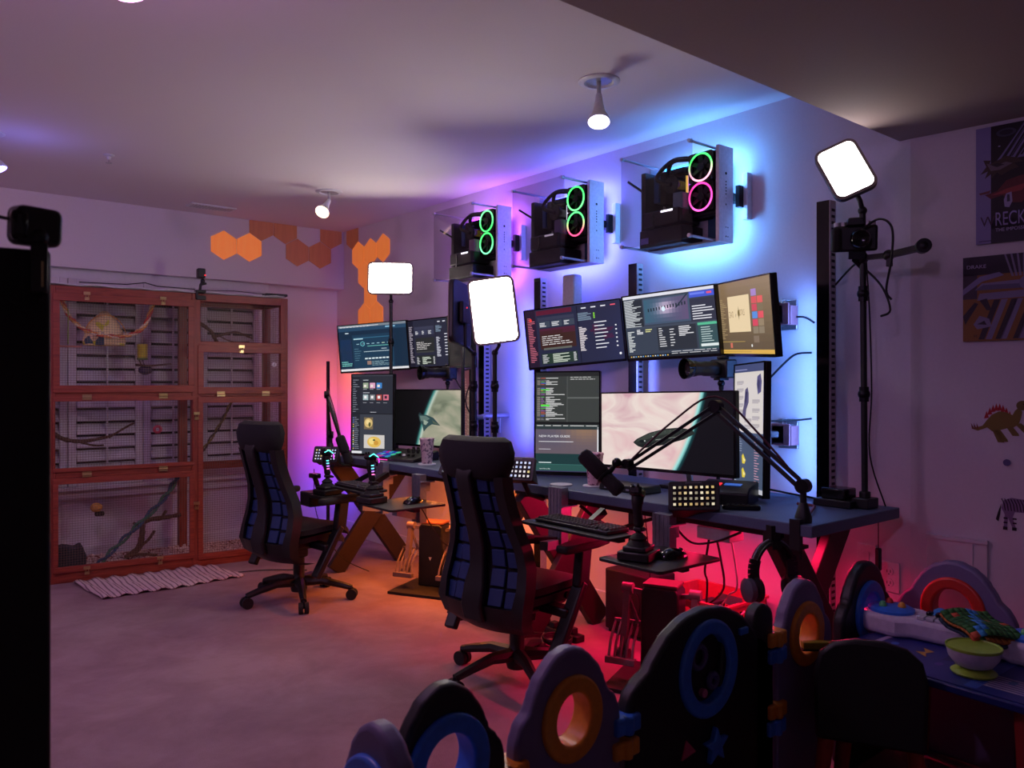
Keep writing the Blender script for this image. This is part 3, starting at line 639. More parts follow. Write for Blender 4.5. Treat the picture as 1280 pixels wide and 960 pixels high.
# white router standing on a wall bracket
t=thing('wifi_router','white rounded upright router on the wall above the right monitors','router',M=Matrix.Translation((3.30,3.43,1.78))@Matrix.Rotation(R(-90),4,'Z'))
b=MB(); b.prism([(-.05,0),(.05,0),(.05,.18),(.046,.19),(.038,.195),(-.038,.195),(-.046,.19),(-.05,.18)],-.035,.035); b.build('router_body',M['white'],t,bevel=.008)
MB().bx(-.02,.02,.03,.11,.0,.02).build('wall_shelf',M['dark'],t)

# ---------------------------------------------------------------- screens
rn=random.Random(11)
def ui(w,h,bg,seed=1): return Art(w,h,bg)
def s_blue(w,h):
    a=Art(w,h,(22,44,66)); r=random.Random(1)
    a.rect(0,.95,1,1,(120,130,140)); a.rect(0,.87,1,.95,(38,70,98)); a.rect(.02,.965,.6,.975,(230,230,235),2)
    for i in range(9): a.rect(.03+.05*i,.955,.06+.05*i,.962,(230,230,240),2)
    a.rect(.10,.82,.15,.84,(210,225,235),2); a.rect(.70,.905,.84,.93,(140,190,220),2)
    a.rect(.2,.0,.8,.78,(28,58,82),1); a.rect(.22,.70,.78,.72,(50,100,130),2); a.rect(.22,.68,.36,.70,(190,225,235),2)
    A=[(.35+.035*math.cos(k*PI/3+.5),.58+.055*math.sin(k*PI/3+.5)) for k in range(6)]; a.poly(A,(120,210,220),2); a.poly([(.35+(x-.35)*.8,.58+(y-.58)*.8) for x,y in A],(28,58,82),3)
    for i in range(7): a.rect(.26+.075*i,.57,.30+.075*i,.585,(190,215,190) if i==5 else (150,190,205),3)
    a.lines(.42,.78,.5,.55,1,(110,190,180),r,2); a.rect(.36,.40,.78,.41,(200,220,230),2); a.lines(.62,.78,.43,.48,1,(190,205,215),r,2)
    for i in range(8): a.rect(.37+.052*i,.24,.41+.052*i,.27,(210,225,230),2)
    a.lines(.22,.34,.2,.5,6,(90,130,150),r,2,.01); a.rect(.4,.12,.46,.20,(150,120,110),2); a.lines(.47,.78,.09,.2,4,(130,160,170),r,2,.012,words=True)
    for i in range(26): a.rect(.0+.18*r.random(),.1+.6*r.random(),.0+.19*r.random(),.1+.62*r.random(),(24+r.randint(0,14),50,70+r.randint(0,14)),1)
    a.lines(.02,.18,.1,.22,3,(120,200,190),r,3,.02,words=True); a.rect(0,0,1,.045,(225,225,228),4)
    return a
def s_table(w,h,c0=(38,38,58),tint=None,seed=2):
    a=Art(w,h,c0); r=random.Random(seed); T=tint
    a.rect(0,0,.11,1,(26,26,42) if not T else (38,26,46)); a.lines(.02,.10,.08,.88,26,(200,190,205) if not T else (225,120,140),r,2,.010)
    for i,x in enumerate((.6,.7,.8,.9)): a.rect(x,.925,x+.05,.945,(225,225,235) if i<3 else (240,90,110),3)
    a.rect(.13,.80,.52,.86,(56,58,80)); 
    for i in range(3): a.rect(.14+.13*i,.68,.26+.13*i,.79,(54,58,82) if not T else (62,70,86),1); a.lines(.15+.13*i,.23+.13*i,.69,.77,3,(225,225,230),r,2,.013)
    if T:
        a.rect(.14,.30,.52,.62,(62,38,34),1); a.rect(.14,.56,.52,.66,(80,36,56),1); a.rect(.17,.285,.47,.32,(98,100,94),3)
        a.rect(.14,.04,.52,.22,(42,58,50),1); a.rect(.12,.90,.5,.98,(92,30,52),1)
        for i in range(9): a.rect(.62+.3*r.random(),.2+.35*r.random(),.66+.3*r.random(),.3+.35*r.random(),(66,32,60),1)
        a.ell(.055,.83,.014,.03,(230,60,60),3)
    else:
        a.rect(.14,.32,.52,.62,(40,42,44),1); a.rect(.15,.30,.5,.33,(60,62,62),2); a.rect(.14,.04,.52,.24,(34,40,40),1)
    a.lines(.16,.5,.36,.54,5,(220,215,215),r,2,.012,words=True); a.lines(.15,.22,.05,.21,6,(200,200,205),r,2,.013); a.lines(.26,.44,.05,.21,6,(205,215,200),r,2,.014); a.lines(.48,.51,.05,.21,6,(215,215,220),r,2,.013,ragged=.2)
    a.lines(.56,.64,.20,.62,17,(235,225,230) if T else (205,205,220),r,3,.013); a.lines(.72,.86,.2,.70,8,(225,225,235),r,3,.016,ragged=.4); a.lines(.93,.945,.2,.62,6,(235,235,240),r,3,.022,ragged=0)
    a.lines(.56,.7,.72,.86,6,(120,140,160),r,3,.014); 
    if T: a.lines(.72,.735,.74,.84,4,(140,220,60),r,4,.018,ragged=0)
    a.ell(.96,.10,.012,.02,(240,240,245),3); a.rect(.55,.0,.56,.98,(28,28,44),2); return a
def s_stream(w,h):
    a=Art(w,h,(58,66,82)); r=random.Random(5)
    a.rect(0,.955,1,1,(225,225,235)); a.rect(0,.5,.22,.93,(44,48,58)); a.lines(.01,.21,.5,.94,24,(215,220,225),r,2,.009); 
    a.rect(.23,.52,.74,.93,(70,86,110),1)
    n=14
    for i in range(n):
        for j in range(6):
            u=i/n;v=j/6; d=math.hypot(u-.45,(v-.5)*.8); k=math.exp(-(d*5)**2)
            a.rect(.24+.48*u,.55+.36*v,.24+.48*(u+1/n),.55+.36*(v+1/6),(int(62+150*k+40*u),int(98+110*k-15*u),int(120+110*k)),2)
    for i in range(14): a.rect(.28+.031*i,.72+.004*i,.295+.031*i,.77+.004*i,(35,48,60),3)
    a.poly([(.6,.74),(.73,.93),(.71,.93),(.58,.74)],(40,52,70),3); a.ell(.455,.745,.02,.04,(220,240,255),4)
    a.rect(.74,.86,1,.95,(70,90,210),2); a.rect(.75,.9,.9,.93,(110,130,240),3); a.rect(.92,.895,.97,.925,(240,90,120),3)
    a.rect(.74,.5,1,.84,(52,54,72),1); a.lines(.76,.98,.52,.75,6,(230,230,240),r,2,.014); a.rect(0,.47,1,.5,(66,74,90),2)
    a.rect(.36,.1,.78,.47,(46,50,60),1); a.rect(.8,.08,1,.48,(56,82,88),1); a.rect(.8,.44,1,.48,(90,190,150),2); a.lines(.83,.96,.18,.42,7,(190,210,210),r,3,.012,ragged=.3); a.rect(.82,.12,1,.16,(225,235,235),3)
    a.lines(.38,.46,.15,.46,9,(225,225,230),r,3,.012); a.lines(.5,.56,.15,.44,7,(225,225,230),r,3,.012); a.lines(.6,.76,.3,.46,6,(225,225,230),r,3,.014); a.lines(.02,.1,.1,.44,13,(225,230,230),r,3,.012); a.lines(.13,.22,.38,.46,4,(225,225,230),r,3,.012); a.lines(.23,.34,.40,.46,2,(220,220,150),r,3,.014)
    a.rect(0,0,1,.055,(30,34,44),2)
    for i in range(16): a.rect(.03+.028*i,.018,.043+.028*i,.036,((235,190,90),(230,230,235),(120,180,240))[i%3],4)
    a.lines(.5,1,.03,.09,2,(220,220,225),r,3,.008,words=True); return a
def s_gold(w,h):
    a=Art(w,h,(112,92,70)); r=random.Random(6)
    for i in range(12): a.rect(0,i/12,1,(i+1)/12,(int(98+44*i/12),int(82+34*i/12),int(62+26*i/12)),1)
    a.rect(.22,.30,.62,.80,(232,208,168),2); a.text('ZAVO',.235,.505,.042,(150,122,86),4,sx=.42); a.text('OTVILS',.435,.525,.040,(150,122,86),4,sx=.42)
    a.ell(.42,.56,.02,.05,(140,115,50),3); a.poly([(.42,.66),(.43,.56),(.42,.46),(.41,.56)],(110,95,60),4)
    for i,(x,y,c) in enumerate([(.66,.86,(165,130,200)),(.66,.76,(215,80,90)),(.76,.76,(225,90,90)),(.66,.66,(205,70,90)),(.66,.56,(90,140,220)),(.76,.56,(225,80,95)),(.66,.46,(215,70,95)),(.76,.46,(150,130,105)),(.66,.36,(140,125,105)),(.76,.36,(140,125,105)),(.66,.24,(130,112,95)),(.76,.66,(125,110,85))]): a.rect(x,y-.09,x+.09,y,c,3)
    a.rect(0,.0,1,.055,(220,175,80),3); a.rect(.05,.02,.6,.032,(190,150,70),4); a.rect(.22,.08,.26,.15,(210,110,90),3); a.ell(.62,.11,.012,.02,(235,235,230),4)
    a.lines(.03,.2,.2,.78,22,(190,165,120),r,3,.007); a.rect(.05,.165,.5,.17,(215,180,90),3); return a
def s_chat(w,h):
    a=Art(w,h,(60,64,62)); r=random.Random(7)
    a.rect(0,.5,.5,.96,(56,60,58)); a.rect(.5,.735,1,.75,(96,100,98),2); a.rect(.495,.5,.505,.96,(84,88,86),2); a.rect(0,.96,1,1,(36,38,38),2); a.lines(.55,.95,.92,.96,2,(200,200,200),r,3,.006,words=True)
    for i in range(34):
        y=.94-.0128*i; x=.02; 
        if r.random()<.12: continue
        c=r.choice([(120,120,125),(190,90,80),(90,190,90),(150,90,170),(90,110,220)]); a.rect(x,y,x+.05,y+.006,(150,140,135),3); a.rect(x+.06,y,x+.06+.07*r.random()+.03,y+.006,c,3); e=r.uniform(.2,.47)
        a.rect(x+.14,y,e,y+.006,(222,222,222),3)
    for y in (.82,.665,.655): a.rect(.08,y,.22,y+.010,(90,220,80),4)
    a.rect(0,.475,1,.5,(22,24,24),2); a.rect(0,.45,1,.475,(58,66,66),3); a.lines(.02,.98,.452,.472,1,(220,220,220),r,4,.006,ragged=0,words=True); a.rect(0,.425,1,.45,(44,56,58),3)
    n=12
    for i in range(n):
        for j in range(8):
            u=i/n;v=j/8; k=math.exp(-((u-.75)**2*9+(v-.95)**2*4)); d=math.exp(-((u-.2)**2*6+(v-.6)**2*4)); a.rect(u*.97,.18+.245*v,(u+1/n)*.97,.18+.245*(v+1/8),(int(104+40*k-12*d),int(90+24*k-4*d),int(98-4*k+6*d)),2)
    a.rect(.97,.18,.99,.45,(215,215,220),3)
    a.text('NEW PLAYER GUIDE',.05,.345,.0165,(235,235,240),4,sx=1.15); a.rect(.05,.298,.6,.304,(215,215,220),4); a.rect(.05,.222,.24,.227,(200,200,210),4)
    a.rect(0,.07,.99,.18,(30,58,60),2); a.rect(0,.07,.99,.075,(60,110,105),3); a.rect(0,0,.99,.07,(44,84,80),2); a.lines(.05,.25,.085,.095,1,(220,235,235),r,4,.008,ragged=0); a.text('Learn How to Play',.06,.022,.008,(230,240,240),4); a.rect(0,0,1,.008,(60,50,90),4)
    return a
def s_store(w,h):
    a=Art(w,h,(58,62,72)); r=random.Random(8); a.rect(0,0,.2,.98,(34,37,46)); a.rect(.2,.5,1,.985,(40,44,54),1); a.lines(.02,.18,.52,.95,15,(150,155,170),r,2,.007,words=True); a.lines(.06,.18,.05,.47,17,(140,145,160),r,2,.007)
    for k in range(15): a.ell(.035,.06+.028*k,.014,.009,r.choice([(220,170,120),(230,230,235),(110,130,200),(200,200,90)]),3,8)
    tc=[(150,165,140),(220,160,190),(60,130,200)]
    for i,c in enumerate(tc): a.rect(.27+.165*i,.83,.40+.165*i,.90,c,2); a.rect(.29+.165*i,.845,.35+.165*i,.875,(235,225,215),3); a.rect(.27+.165*i,.815,.36+.165*i,.82,(190,190,200),2)
    for i,c in enumerate([(160,180,185),(120,125,130),(170,70,65),(215,110,130)]): a.rect(.27+.165*i,.68,.40+.165*i,.75,c,2); a.rect(.30+.165*i,.70,.36+.165*i,.735,(240,235,235) if i<3 else (60,40,60),3); a.rect(.27+.165*i,.645,.36+.165*i,.65,(170,170,180),2)
    a.rect(.27,.93,.40,.937,(190,195,205),3); a.rect(.27,.77,.43,.777,(190,195,205),3); a.rect(0,.5,1,.515,(30,33,40),2); a.rect(.45,.525,.6,.53,(200,200,210),3)
    a.rect(.30,.31,.52,.46,(120,105,80),2); a.ell(.41,.39,.10,.06,(215,185,120),3); a.ell(.40,.40,.05,.03,(240,215,150),4); a.ell(.44,.37,.03,.03,(90,90,50),5)
    a.rect(.30,.07,.80,.24,(205,200,195),2); a.ell(.55,.15,.17,.07,(225,185,90),3); a.ell(.50,.16,.08,.04,(240,215,130),4); a.ell(.60,.14,.06,.03,(205,150,60),5); a.ell(.55,.175,.03,.012,(80,90,50),6)
    a.rect(0,0,.25,.03,(225,225,230),3); return a
def s_ref(w,h):
    a=Art(w,h,(70,84,108)); r=random.Random(9)
    a.rect(0,.46,.98,.94,(214,206,200)); a.rect(0,.94,1,1,(66,74,116),1); a.lines(.02,.6,.955,.965,1,(150,150,200),r,3,.006)
    for x,y in((.08,.85),(.08,.79),(.08,.73),(.08,.67),(.08,.62),(.62,.70),(.62,.63),(.62,.57),(.62,.51),(.36,.5),(.36,.55)): a.rect(x,y,x+.24,y+.022,(180,172,172),2); a.rect(x,y-.008,x+.2,y-.004,(140,130,140),2)
    a.poly([(.38,.80),(.46,.82),(.5,.77),(.50,.70),(.42,.64),(.40,.58),(.28,.58),(.30,.63),(.34,.68),(.36,.74)],(84,78,108),3); a.poly([(.4,.79),(.46,.78),(.42,.70),(.38,.68)],(50,46,74),4)
    a.poly([(.78,.90),(.88,.92),(.92,.86),(.90,.78),(.80,.76),(.76,.84)],(84,78,120),3); a.poly([(.8,.88),(.86,.86),(.84,.79),(.8,.82)],(52,48,78),4)
    a.lines(.03,.12,.04,.44,24,(190,195,205),r,2,.006); a.lines(.14,.3,.3,.45,8,(150,160,180),r,2,.006); a.lines(.7,.86,.04,.44,20,(205,150,170),r,2,.006)
    for y in(.27,.16): a.poly([(.28,y),(.33,y+.02),(.36,y),(.42,y-.03),(.38,y-.06),(.30,y-.06)],(225,200,60),3); a.poly([(.33,y-.01),(.40,y-.03),(.36,y-.045)],(240,230,180),4)
    a.rect(0,0,1,.035,(190,190,200),3); return a
def s_dim(w,h,c=(16,16,22),tx=(60,56,60),seed=4):
    a=Art(w,h,c); r=random.Random(seed); a.lines(.08,.5,.1,.92,28,tx,r,2,.008); a.lines(.55,.92,.2,.8,12,tx,r,2,.008); return a
def planetmat(name,cols,centre,rad,side,limb,space):
    """the picture on the big screens: a planet filling one side, dark space on the other, a bright limb between"""
    m=bpy.data.materials.new(name); m.use_nodes=True; nt=m.node_tree; b=nt.nodes['Principled BSDF']; N=nt.nodes.new; L=nt.links.new
    tc=N('ShaderNodeTexCoord'); mp=N('ShaderNodeMapping'); mp.inputs['Scale'].default_value=(2.0,1,5.0); mp.inputs['Rotation'].default_value=(0,R(25 if side>0 else 55),0)
    n=N('ShaderNodeTexNoise'); n.inputs['Scale'].default_value=1.5; n.inputs['Detail'].default_value=3; n.inputs['Distortion'].default_value=.9
    L(tc.outputs['Object'],mp.inputs[0]); L(mp.outputs[0],n.inputs['Vector'])
    cr=N('ShaderNodeValToRGB'); e=cr.color_ramp.elements
    e[0].position=.3; e[0].color=(*s2l(cols[0]),1); e[1].position=.7; e[1].color=(*s2l(cols[2]),1); x=e.new(.48); x.color=(*s2l(cols[1]),1); L(n.outputs['Fac'],cr.inputs[0])
    vm=N('ShaderNodeVectorMath'); vm.operation='DISTANCE'; vm.inputs[1].default_value=(centre[0],0,centre[1]); L(tc.outputs['Object'],vm.inputs[0])
    mr=N('ShaderNodeMapRange'); mr.inputs[1].default_value=rad-.06; mr.inputs[2].default_value=rad+.012; L(vm.outputs['Value'],mr.inputs[0])
    r2=N('ShaderNodeValToRGB'); q=r2.color_ramp.elements; q[0].position=.0; q[0].color=(1,1,1,1); q[1].position=1; q[1].color=(0,0,0,1); k=q.new(.45); k.color=(1,1,1,1)
    L(mr.outputs[0],r2.inputs[0])
    r3=N('ShaderNodeValToRGB'); q=r3.color_ramp.elements; q[0].position=0; q[0].color=(*s2l(cols[1]),1); q[1].position=1; q[1].color=(*s2l(space),1)
    for p,c in((.35,limb[0]),(.6,limb[1]),(.8,limb[2])): k=q.new(p); k.color=(*s2l(c),1)
    L(mr.outputs[0],r3.inputs[0])
    mx=N('ShaderNodeMix'); mx.data_type='RGBA'
    m2=N('ShaderNodeMapRange'); m2.inputs[1].default_value=0; m2.inputs[2].default_value=.4; L(mr.outputs[0],m2.inputs[0]); L(m2.outputs[0],mx.inputs[0]); L(cr.outputs[0],mx.inputs[6]); L(r3.outputs[0],mx.inputs[7])
    L(mx.outputs[2],b.inputs['Emission Color']); b.inputs['Emission Strength'].default_value=1; b.inputs['Specular IOR Level'].default_value=.15; b.inputs['Base Color'].default_value=(.01,.01,.01,1); b.inputs['Roughness'].default_value=.3; m.cycles.emission_sampling='NONE'; return m

def mmat(x,y,z,yaw,pitch=0,roll=0): return Matrix.Translation((x,y,z))@Matrix.Rotation(R(yaw),4,'Z')@Matrix.Rotation(R(pitch),4,'X')@Matrix.Rotation(R(roll),4,'Y')
def monitor(label,w,h,Mt,art=None,planet=None,ship=None,mount=None,chin=.014,thick=.022,group='monitors',stand=False):
    t=thing('monitor',label,'monitor',M=Mt,group=group)
    MB().prism(rrect(w,h,.006,3),-.004,thick).build('casing',M['black'],t,bevel=.002)
    MB().prism(rrect(w*.6,h*.55,.02,3),thick,thick+.022).build('back_cover',M['black'],t,bevel=.005)
    bz=.007
    b=MB(); o=rrect(w,h,.006,3); i=[(max(-w/2+bz,min(w/2-bz,x)),max(-h/2+chin,min(h/2-bz,z))) for x,z in rrect(w,h,.006,3)]
    b.ringplate(o,i,-.010,-.004); b.build('bezel',M['gloss'],t)
    sw,sh=w-2*bz,h-bz-chin; cz=(chin-bz)/2
    if art:
        a=art(sw,sh); s=a.build('screen',M['screen'],t)
    else:
        s=MB().add([(-sw/2,0,-sh/2),(sw/2,0,-sh/2),(sw/2,0,sh/2),(-sw/2,0,sh/2)],[(0,1,2,3)]).build('screen',planet,t,smooth=False)
        if ship: a=ship(sw,sh); q=a.m.build('screen_picture',M['screen'],s,smooth=False); q.location=(0,-.0006,0)
    s.location=(0,-.0055,cz)
    if mount:
        Mi=Mt.inverted(); p=[Vector((0,thick+.02,0)),Vector((0,thick+.06,0))]+[Mi@Vector(q) for q in mount]
        arm=MB().tube(p,.016,10).build('mount_arm',M['steel'],t)
        MB().bx(-.05,.05,thick+.02,thick+.03,-.05,.05).build('mount_plate',M['dark'],arm)
    return t
def ship_a(w,h):
    a=Art(w,h,(0,0,0)); a.m=MB()
    a.poly([(.27,.33),(.30,.38),(.40,.47),(.52,.53),(.62,.55),(.72,.53),(.74,.48),(.66,.40),(.52,.32),(.36,.26),(.31,.28)],(38,44,42),1)
    a.poly([(.29,.34),(.34,.41),(.44,.48),(.54,.52),(.64,.53),(.60,.49),(.46,.43),(.36,.37)],(58,66,60),2); a.poly([(.30,.30),(.36,.27),(.52,.33),(.66,.41),(.60,.41),(.44,.35)],(24,30,30),2)
    a.poly([(.45,.375),(.60,.425),(.61,.432),(.45,.383)],(150,160,150),4); a.ell(.345,.35,.025,.022,(18,24,26),3,10); a.ell(.365,.358,.006,.010,(190,200,195),4,8); a.ell(.43,.42,.006,.008,(170,180,170),4,8); a.ell(.60,.51,.010,.008,(150,140,140),4,8)
    for k in range(7): a.rect(.40+.04*k,.445+.012*k,.405+.04*k,.47+.012*k,(84,92,86),4)
    return a
def ship_b(w,h):
    a=Art(w,h,(0,0,0)); a.m=MB()
    a.poly([(.38,.55),(.50,.55),(.60,.50),(.70,.36),(.58,.38),(.52,.33),(.46,.24),(.44,.36),(.40,.44)],(46,72,74),1); a.poly([(.40,.53),(.49,.53),(.55,.48),(.47,.42),(.42,.44)],(96,118,112),2); a.poly([(.46,.46),(.53,.42),(.49,.36),(.46,.38)],(150,165,150),3); a.poly([(.58,.46),(.69,.37),(.60,.40)],(84,96,80),2); a.poly([(.38,.55),(.40,.60),(.44,.55)],(30,50,54),2); return a
planA=planetmat('planet_pink',[(206,158,170),(234,218,210),(222,180,184)],(-.82,.45),1.105,1,((228,196,190),(150,225,220),(20,70,75)),(14,14,20))
planB=planetmat('planet_green',[(92,102,84),(138,144,122),(180,172,152)],(1.1,-.5),1.245,-1,((190,205,190),(70,140,135),(14,40,42)),(10,10,13))
monitor('leftmost of the three upper monitors over the right desk, red and navy table page',.59,.352,mmat(3.20,3.31,1.61,-63,3,-4.9),lambda w,h:s_table(w,h,(40,42,66),True),mount=[(3.30,3.36,1.60),(3.40,3.36,1.60)])
monitor('middle one of the three upper monitors over the right desk, streaming software with blue preview',.59,.352,mmat(3.235,2.645,1.635,-88,7.2,-1.6),s_stream,mount=[(3.33,2.645,1.63),(3.40,2.645,1.63)])
monitor('rightmost upper monitor, tan page with a cream picture',.595,.355,mmat(3.14,2.135,1.634,-121.7,5.7,2.3),s_gold,mount=[(3.30,2.25,1.62),(3.41,2.25,1.62)])
monitor('upper left monitor of the left desk, dark blue web page',.62,.37,mmat(3.06,5.345,1.606,-63,4.3,-2.5),s_blue,mount=[(3.25,5.45,1.60),(3.40,5.45,1.60)])
monitor('upper middle monitor of the left desk, dark table page',.60,.358,mmat(3.22,4.765,1.621,-86,4.7,-.5),lambda w,h:s_table(w,h,(38,40,58),False,3),mount=[(3.32,4.765,1.62),(3.40,4.765,1.62)])
monitor('upper monitor of the left desk turned edge-on behind the light panels',.60,.358,mmat(3.09,4.27,1.615,-111,3,1),lambda w,h:s_dim(w,h,(30,26,24),(70,60,55)),mount=[(3.25,4.42,1.62),(3.40,4.42,1.62)])
monitor('portrait monitor left of the pink planet screen, chat above a page titled new player guide',.365,.562,mmat(2.985,3.14,1.120,-58,-2.8,-.5),s_chat,mount=[(3.2,3.3,1.1),(3.40,3.3,1.1)],chin=.02)
mm=monitor('wide main monitor of the right desk, pink planet and a grey spaceship',.82,.372,mmat(2.90,2.41,1.112,-92.5,-.9,-1.2),planet=planA,ship=ship_a,mount=[(3.06,2.41,1.1),(3.10,2.41,.86)])
MB().bx(3.0,3.2,2.3,2.52,.834,.85).build('stand_foot',M['black'],mm,world=True,bevel=.004)
monitor('portrait monitor at the right desk end, pale reference page over a dark list',.365,.585,mmat(3.09,2.075,1.135,-125,-1.2,-1.4),s_ref,mount=[(3.28,2.2,1.11),(3.40,2.2,1.11)])
monitor('portrait monitor at the left of the left desk, dark library page with food photos',.36,.56,mmat(2.76,4.83,1.118,-67,-1,-.2),s_store,mount=[(3.1,4.95,1.1),(3.40,4.95,1.1)])
mm=monitor('main monitor of the left desk, green planet limb and a dark spaceship',.665,.388,mmat(2.995,4.515,1.10,-79,-.9,-.4),planet=planB,ship=ship_b,mount=[(3.14,4.54,1.1),(3.16,4.54,.86)])
MB().bx(3.08,3.26,4.42,4.62,.834,.85).build('stand_foot',M['black'],mm,world=True,bevel=.004)
monitor('portrait monitor of the left desk seen almost edge-on, reddish dark page',.36,.605,mmat(3.0,4.06,1.12,-121,0,0),lambda w,h:s_dim(w,h,(96,50,54),(165,135,130),6),mount=[(3.2,4.15,1.12),(3.40,4.15,1.12)])
# ---------------------------------------------------------------- desks
def desk(label,y0,y1,group='standing desks'):
    t=thing('gaming_desk',label,'desk',(2.61,y0,0),group=group)
    X0,X1=2.61,3.28
    MB().bx(X0,X1,y0,y1,.79,.833).build('tabletop',M['desk'],t,world=True,bevel=.004)
    MB().bx(X0+.08,X0+.14,y0+.15,y1-.15,.755,.79).bx(X1-.14,X1-.08,y0+.15,y1-.15,.755,.79).build('cross_beam',M['deskleg'],t,world=True)
    for yy,nm in((y0+.17,1),(y1-.17,-1)):
        MB().bar((X0+.06,yy,.775),(X1-.04,yy-.02*nm,.012),.05,.13).build('leg',M['deskleg'],t,world=True,bevel=.004)
        MB().bar((X1-.06,yy+.045*nm,.775),(X0+.02,yy+.045*nm,.012),.04,.13).build('leg',M['deskleg'],t,world=True,bevel=.004)
        MB().bx(X0+.05,X1-.05,yy-.03,yy+.06,.765,.79).build('leg_plate',M['deskleg'],t,world=True)
    MB().bx(X0+.30,X0+.33,y0+.2,y1-.2,.772,.79).build('led_strip',mk('desk_strip',(255,30,60) if y0<2.5 else (255,140,60),.4,emit=1.2),t,world=True)
    return t
dk1=desk('navy standing desk nearer the camera with slanted crossing legs over the red glow',1.50,3.30)
dk2=desk('navy standing desk farther back with slanted crossing legs over the orange glow',3.46,5.35)
def T(loc,rz=0): return Matrix.Translation(loc)@Matrix.Rotation(R(rz),4,'Z')
# aluminium profile posts and trays (facing the users: local -y towards the user side, so rz=-90)
def profile_mount(x,y,z0,z1,label,arm=None):
    t=thing('profile_mount',label,'mount',(x,y,z0))
    b=MB().bx(x-.022,x+.022,y-.045,y+.045,z0,z1)
    for yy in(-.0225,.0225): b.bx(x-.024,x-.021,y+yy-.015,y+yy-.006,z0,z1).bx(x-.024,x-.021,y+yy+.006,y+yy+.015,z0,z1)
    b.build('profile',M['alu'],t,world=True)
    MB().bx(x-.02,x+.08,y-.05,y+.05,.752,.762).bx(x+.022,x+.06,y-.03,y+.03,.70,.752).build('clamp_plate',M['alu'],t,world=True,bevel=.002)
    if arm: MB().bar((x,y,z0+.03),arm,.04,.04).build('profile_arm',M['alu'],t,world=True)
    return t
profile_mount(2.583,2.78,.55,.845,'aluminium profile post clamped to the right desk left of the keyboard tray',(2.42,2.70,.60))
profile_mount(2.583,2.14,.60,.80,'aluminium profile post clamped to the right desk beside the mouse tray',(2.42,2.08,.64))
profile_mount(2.583,4.40,.52,.845,'aluminium profile post on the front of the left desk below the mixer',(2.40,4.35,.58))
profile_mount(2.583,3.98,.52,.80,'aluminium profile post on the left desk behind the mouse tray',(2.40,3.95,.60))
def tray(x0,x1,y0,y1,z,label,arm):
    t=thing('equipment_tray',label,'tray',(x0,y0,z))
    b=MB(); b.prism([( (x0+x1)/2+a,(y0+y1)/2+c) for a,c in rrect(x1-x0,y1-y0,.02,4)],z-.012,z,axis='z').build('tray_plate',M['black'],t,world=True,bevel=.002)
    MB().bar(((x0+x1)/2,y0+.03,z-.022),((x0+x1)/2,y1-.03,z-.022),.04,.02).build('tray_rib',M['dark'],t,world=True)
    MB().bar(((x0+x1)/2,(y0+y1)/2,z-.03),arm,.03,.03).build('tray_arm',M['dark'],t,world=True)
    return t
tray(2.31,2.52,2.19,2.74,.722,'black keyboard tray in front of the right desk',(2.56,2.46,.775))
tray(2.20,2.56,1.84,2.15,.672,'black mouse tray in front of the right desk',(2.56,2.14,.64))
tray(2.24,2.42,4.05,4.44,.715,'black keyboard tray in front of the left desk',(2.56,4.3,.775))
tray(2.20,2.56,3.66,4.03,.665,'black mouse tray in front of the left desk',(2.56,3.97,.62))
keym=mk('keycaps',(48,46,50),.5)
def keyboard(Mt,label,w=.44):
    t=thing('keyboard',label,'keyboard',M=Mt)
    MB().bx(-w/2,w/2,-.066,.066,.0,.016).build('keyboard_case',M['black'],t,bevel=.004)
    b=MB(); kp=.0192
    for r_ in range(6):
        y=.052-r_*.0203; xk=-w/2+.012
        while xk<w/2-.02:
            kw=kp*(1.0 if not(r_==5 and -.12<xk<-.11) else 1); 
            if r_==5 and -.13<xk<-.02: kw=kp*5.5
            sx=xk+kw
            if not(.075<xk<.085 or .14<xk<.15): b.add([(xk+.001,y-.009,.016),(sx-.0015,y-.009,.016),(sx-.0015,y+.009,.016),(xk+.001,y+.009,.016),(xk+.003,y-.006,.024),(sx-.0035,y-.006,.024),(sx-.0035,y+.007,.024),(xk+.003,y+.007,.024)],[(4,5,6,7),(0,1,5,4),(1,2,6,5),(2,3,7,6),(3,0,4,7)])
            xk=sx
    b.build('keys',keym,t,kind='stuff',smooth=False); return t
keyboard(T((2.415,2.46,.7225),-90),'black full-size keyboard on the tray of the right desk')
keyboard(T((2.33,4.245,.7155),-90),'black keyboard on the tray of the left desk behind the chair',.36)
def mouse(Mt,label):
    t=thing('computer_mouse',label,'mouse',M=Mt)
    sec=[(-.062,.018,.006),(-.052,.029,.022),(-.02,.033,.038),(.02,.031,.034),(.05,.027,.020),(.060,.018,.008)]; P=[]
    for y,wx,hz in sec: P+=[(wx*math.cos(PI*i/8),y,hz*math.sin(PI*i/8)) for i in range(9)]
    MB().add(P,[(k*9+i,k*9+i+1,(k+1)*9+i+1,(k+1)*9+i) for k in range(5) for i in range(8)]+[tuple(range(9)),tuple(range(53,44,-1))]).build('mouse_shell',M['gloss'],t)
    MB().cyl((-.004,.04,.024),(.004,.04,.024),.009,n=12).build('scroll_wheel',M['rubber'],t)
    return t
mouse(T((2.42,1.965,.673),-100),'black mouse on the mouse tray of the right desk')
mouse(T((2.43,3.80,.666),-80),'black mouse on the mouse tray of the left desk')
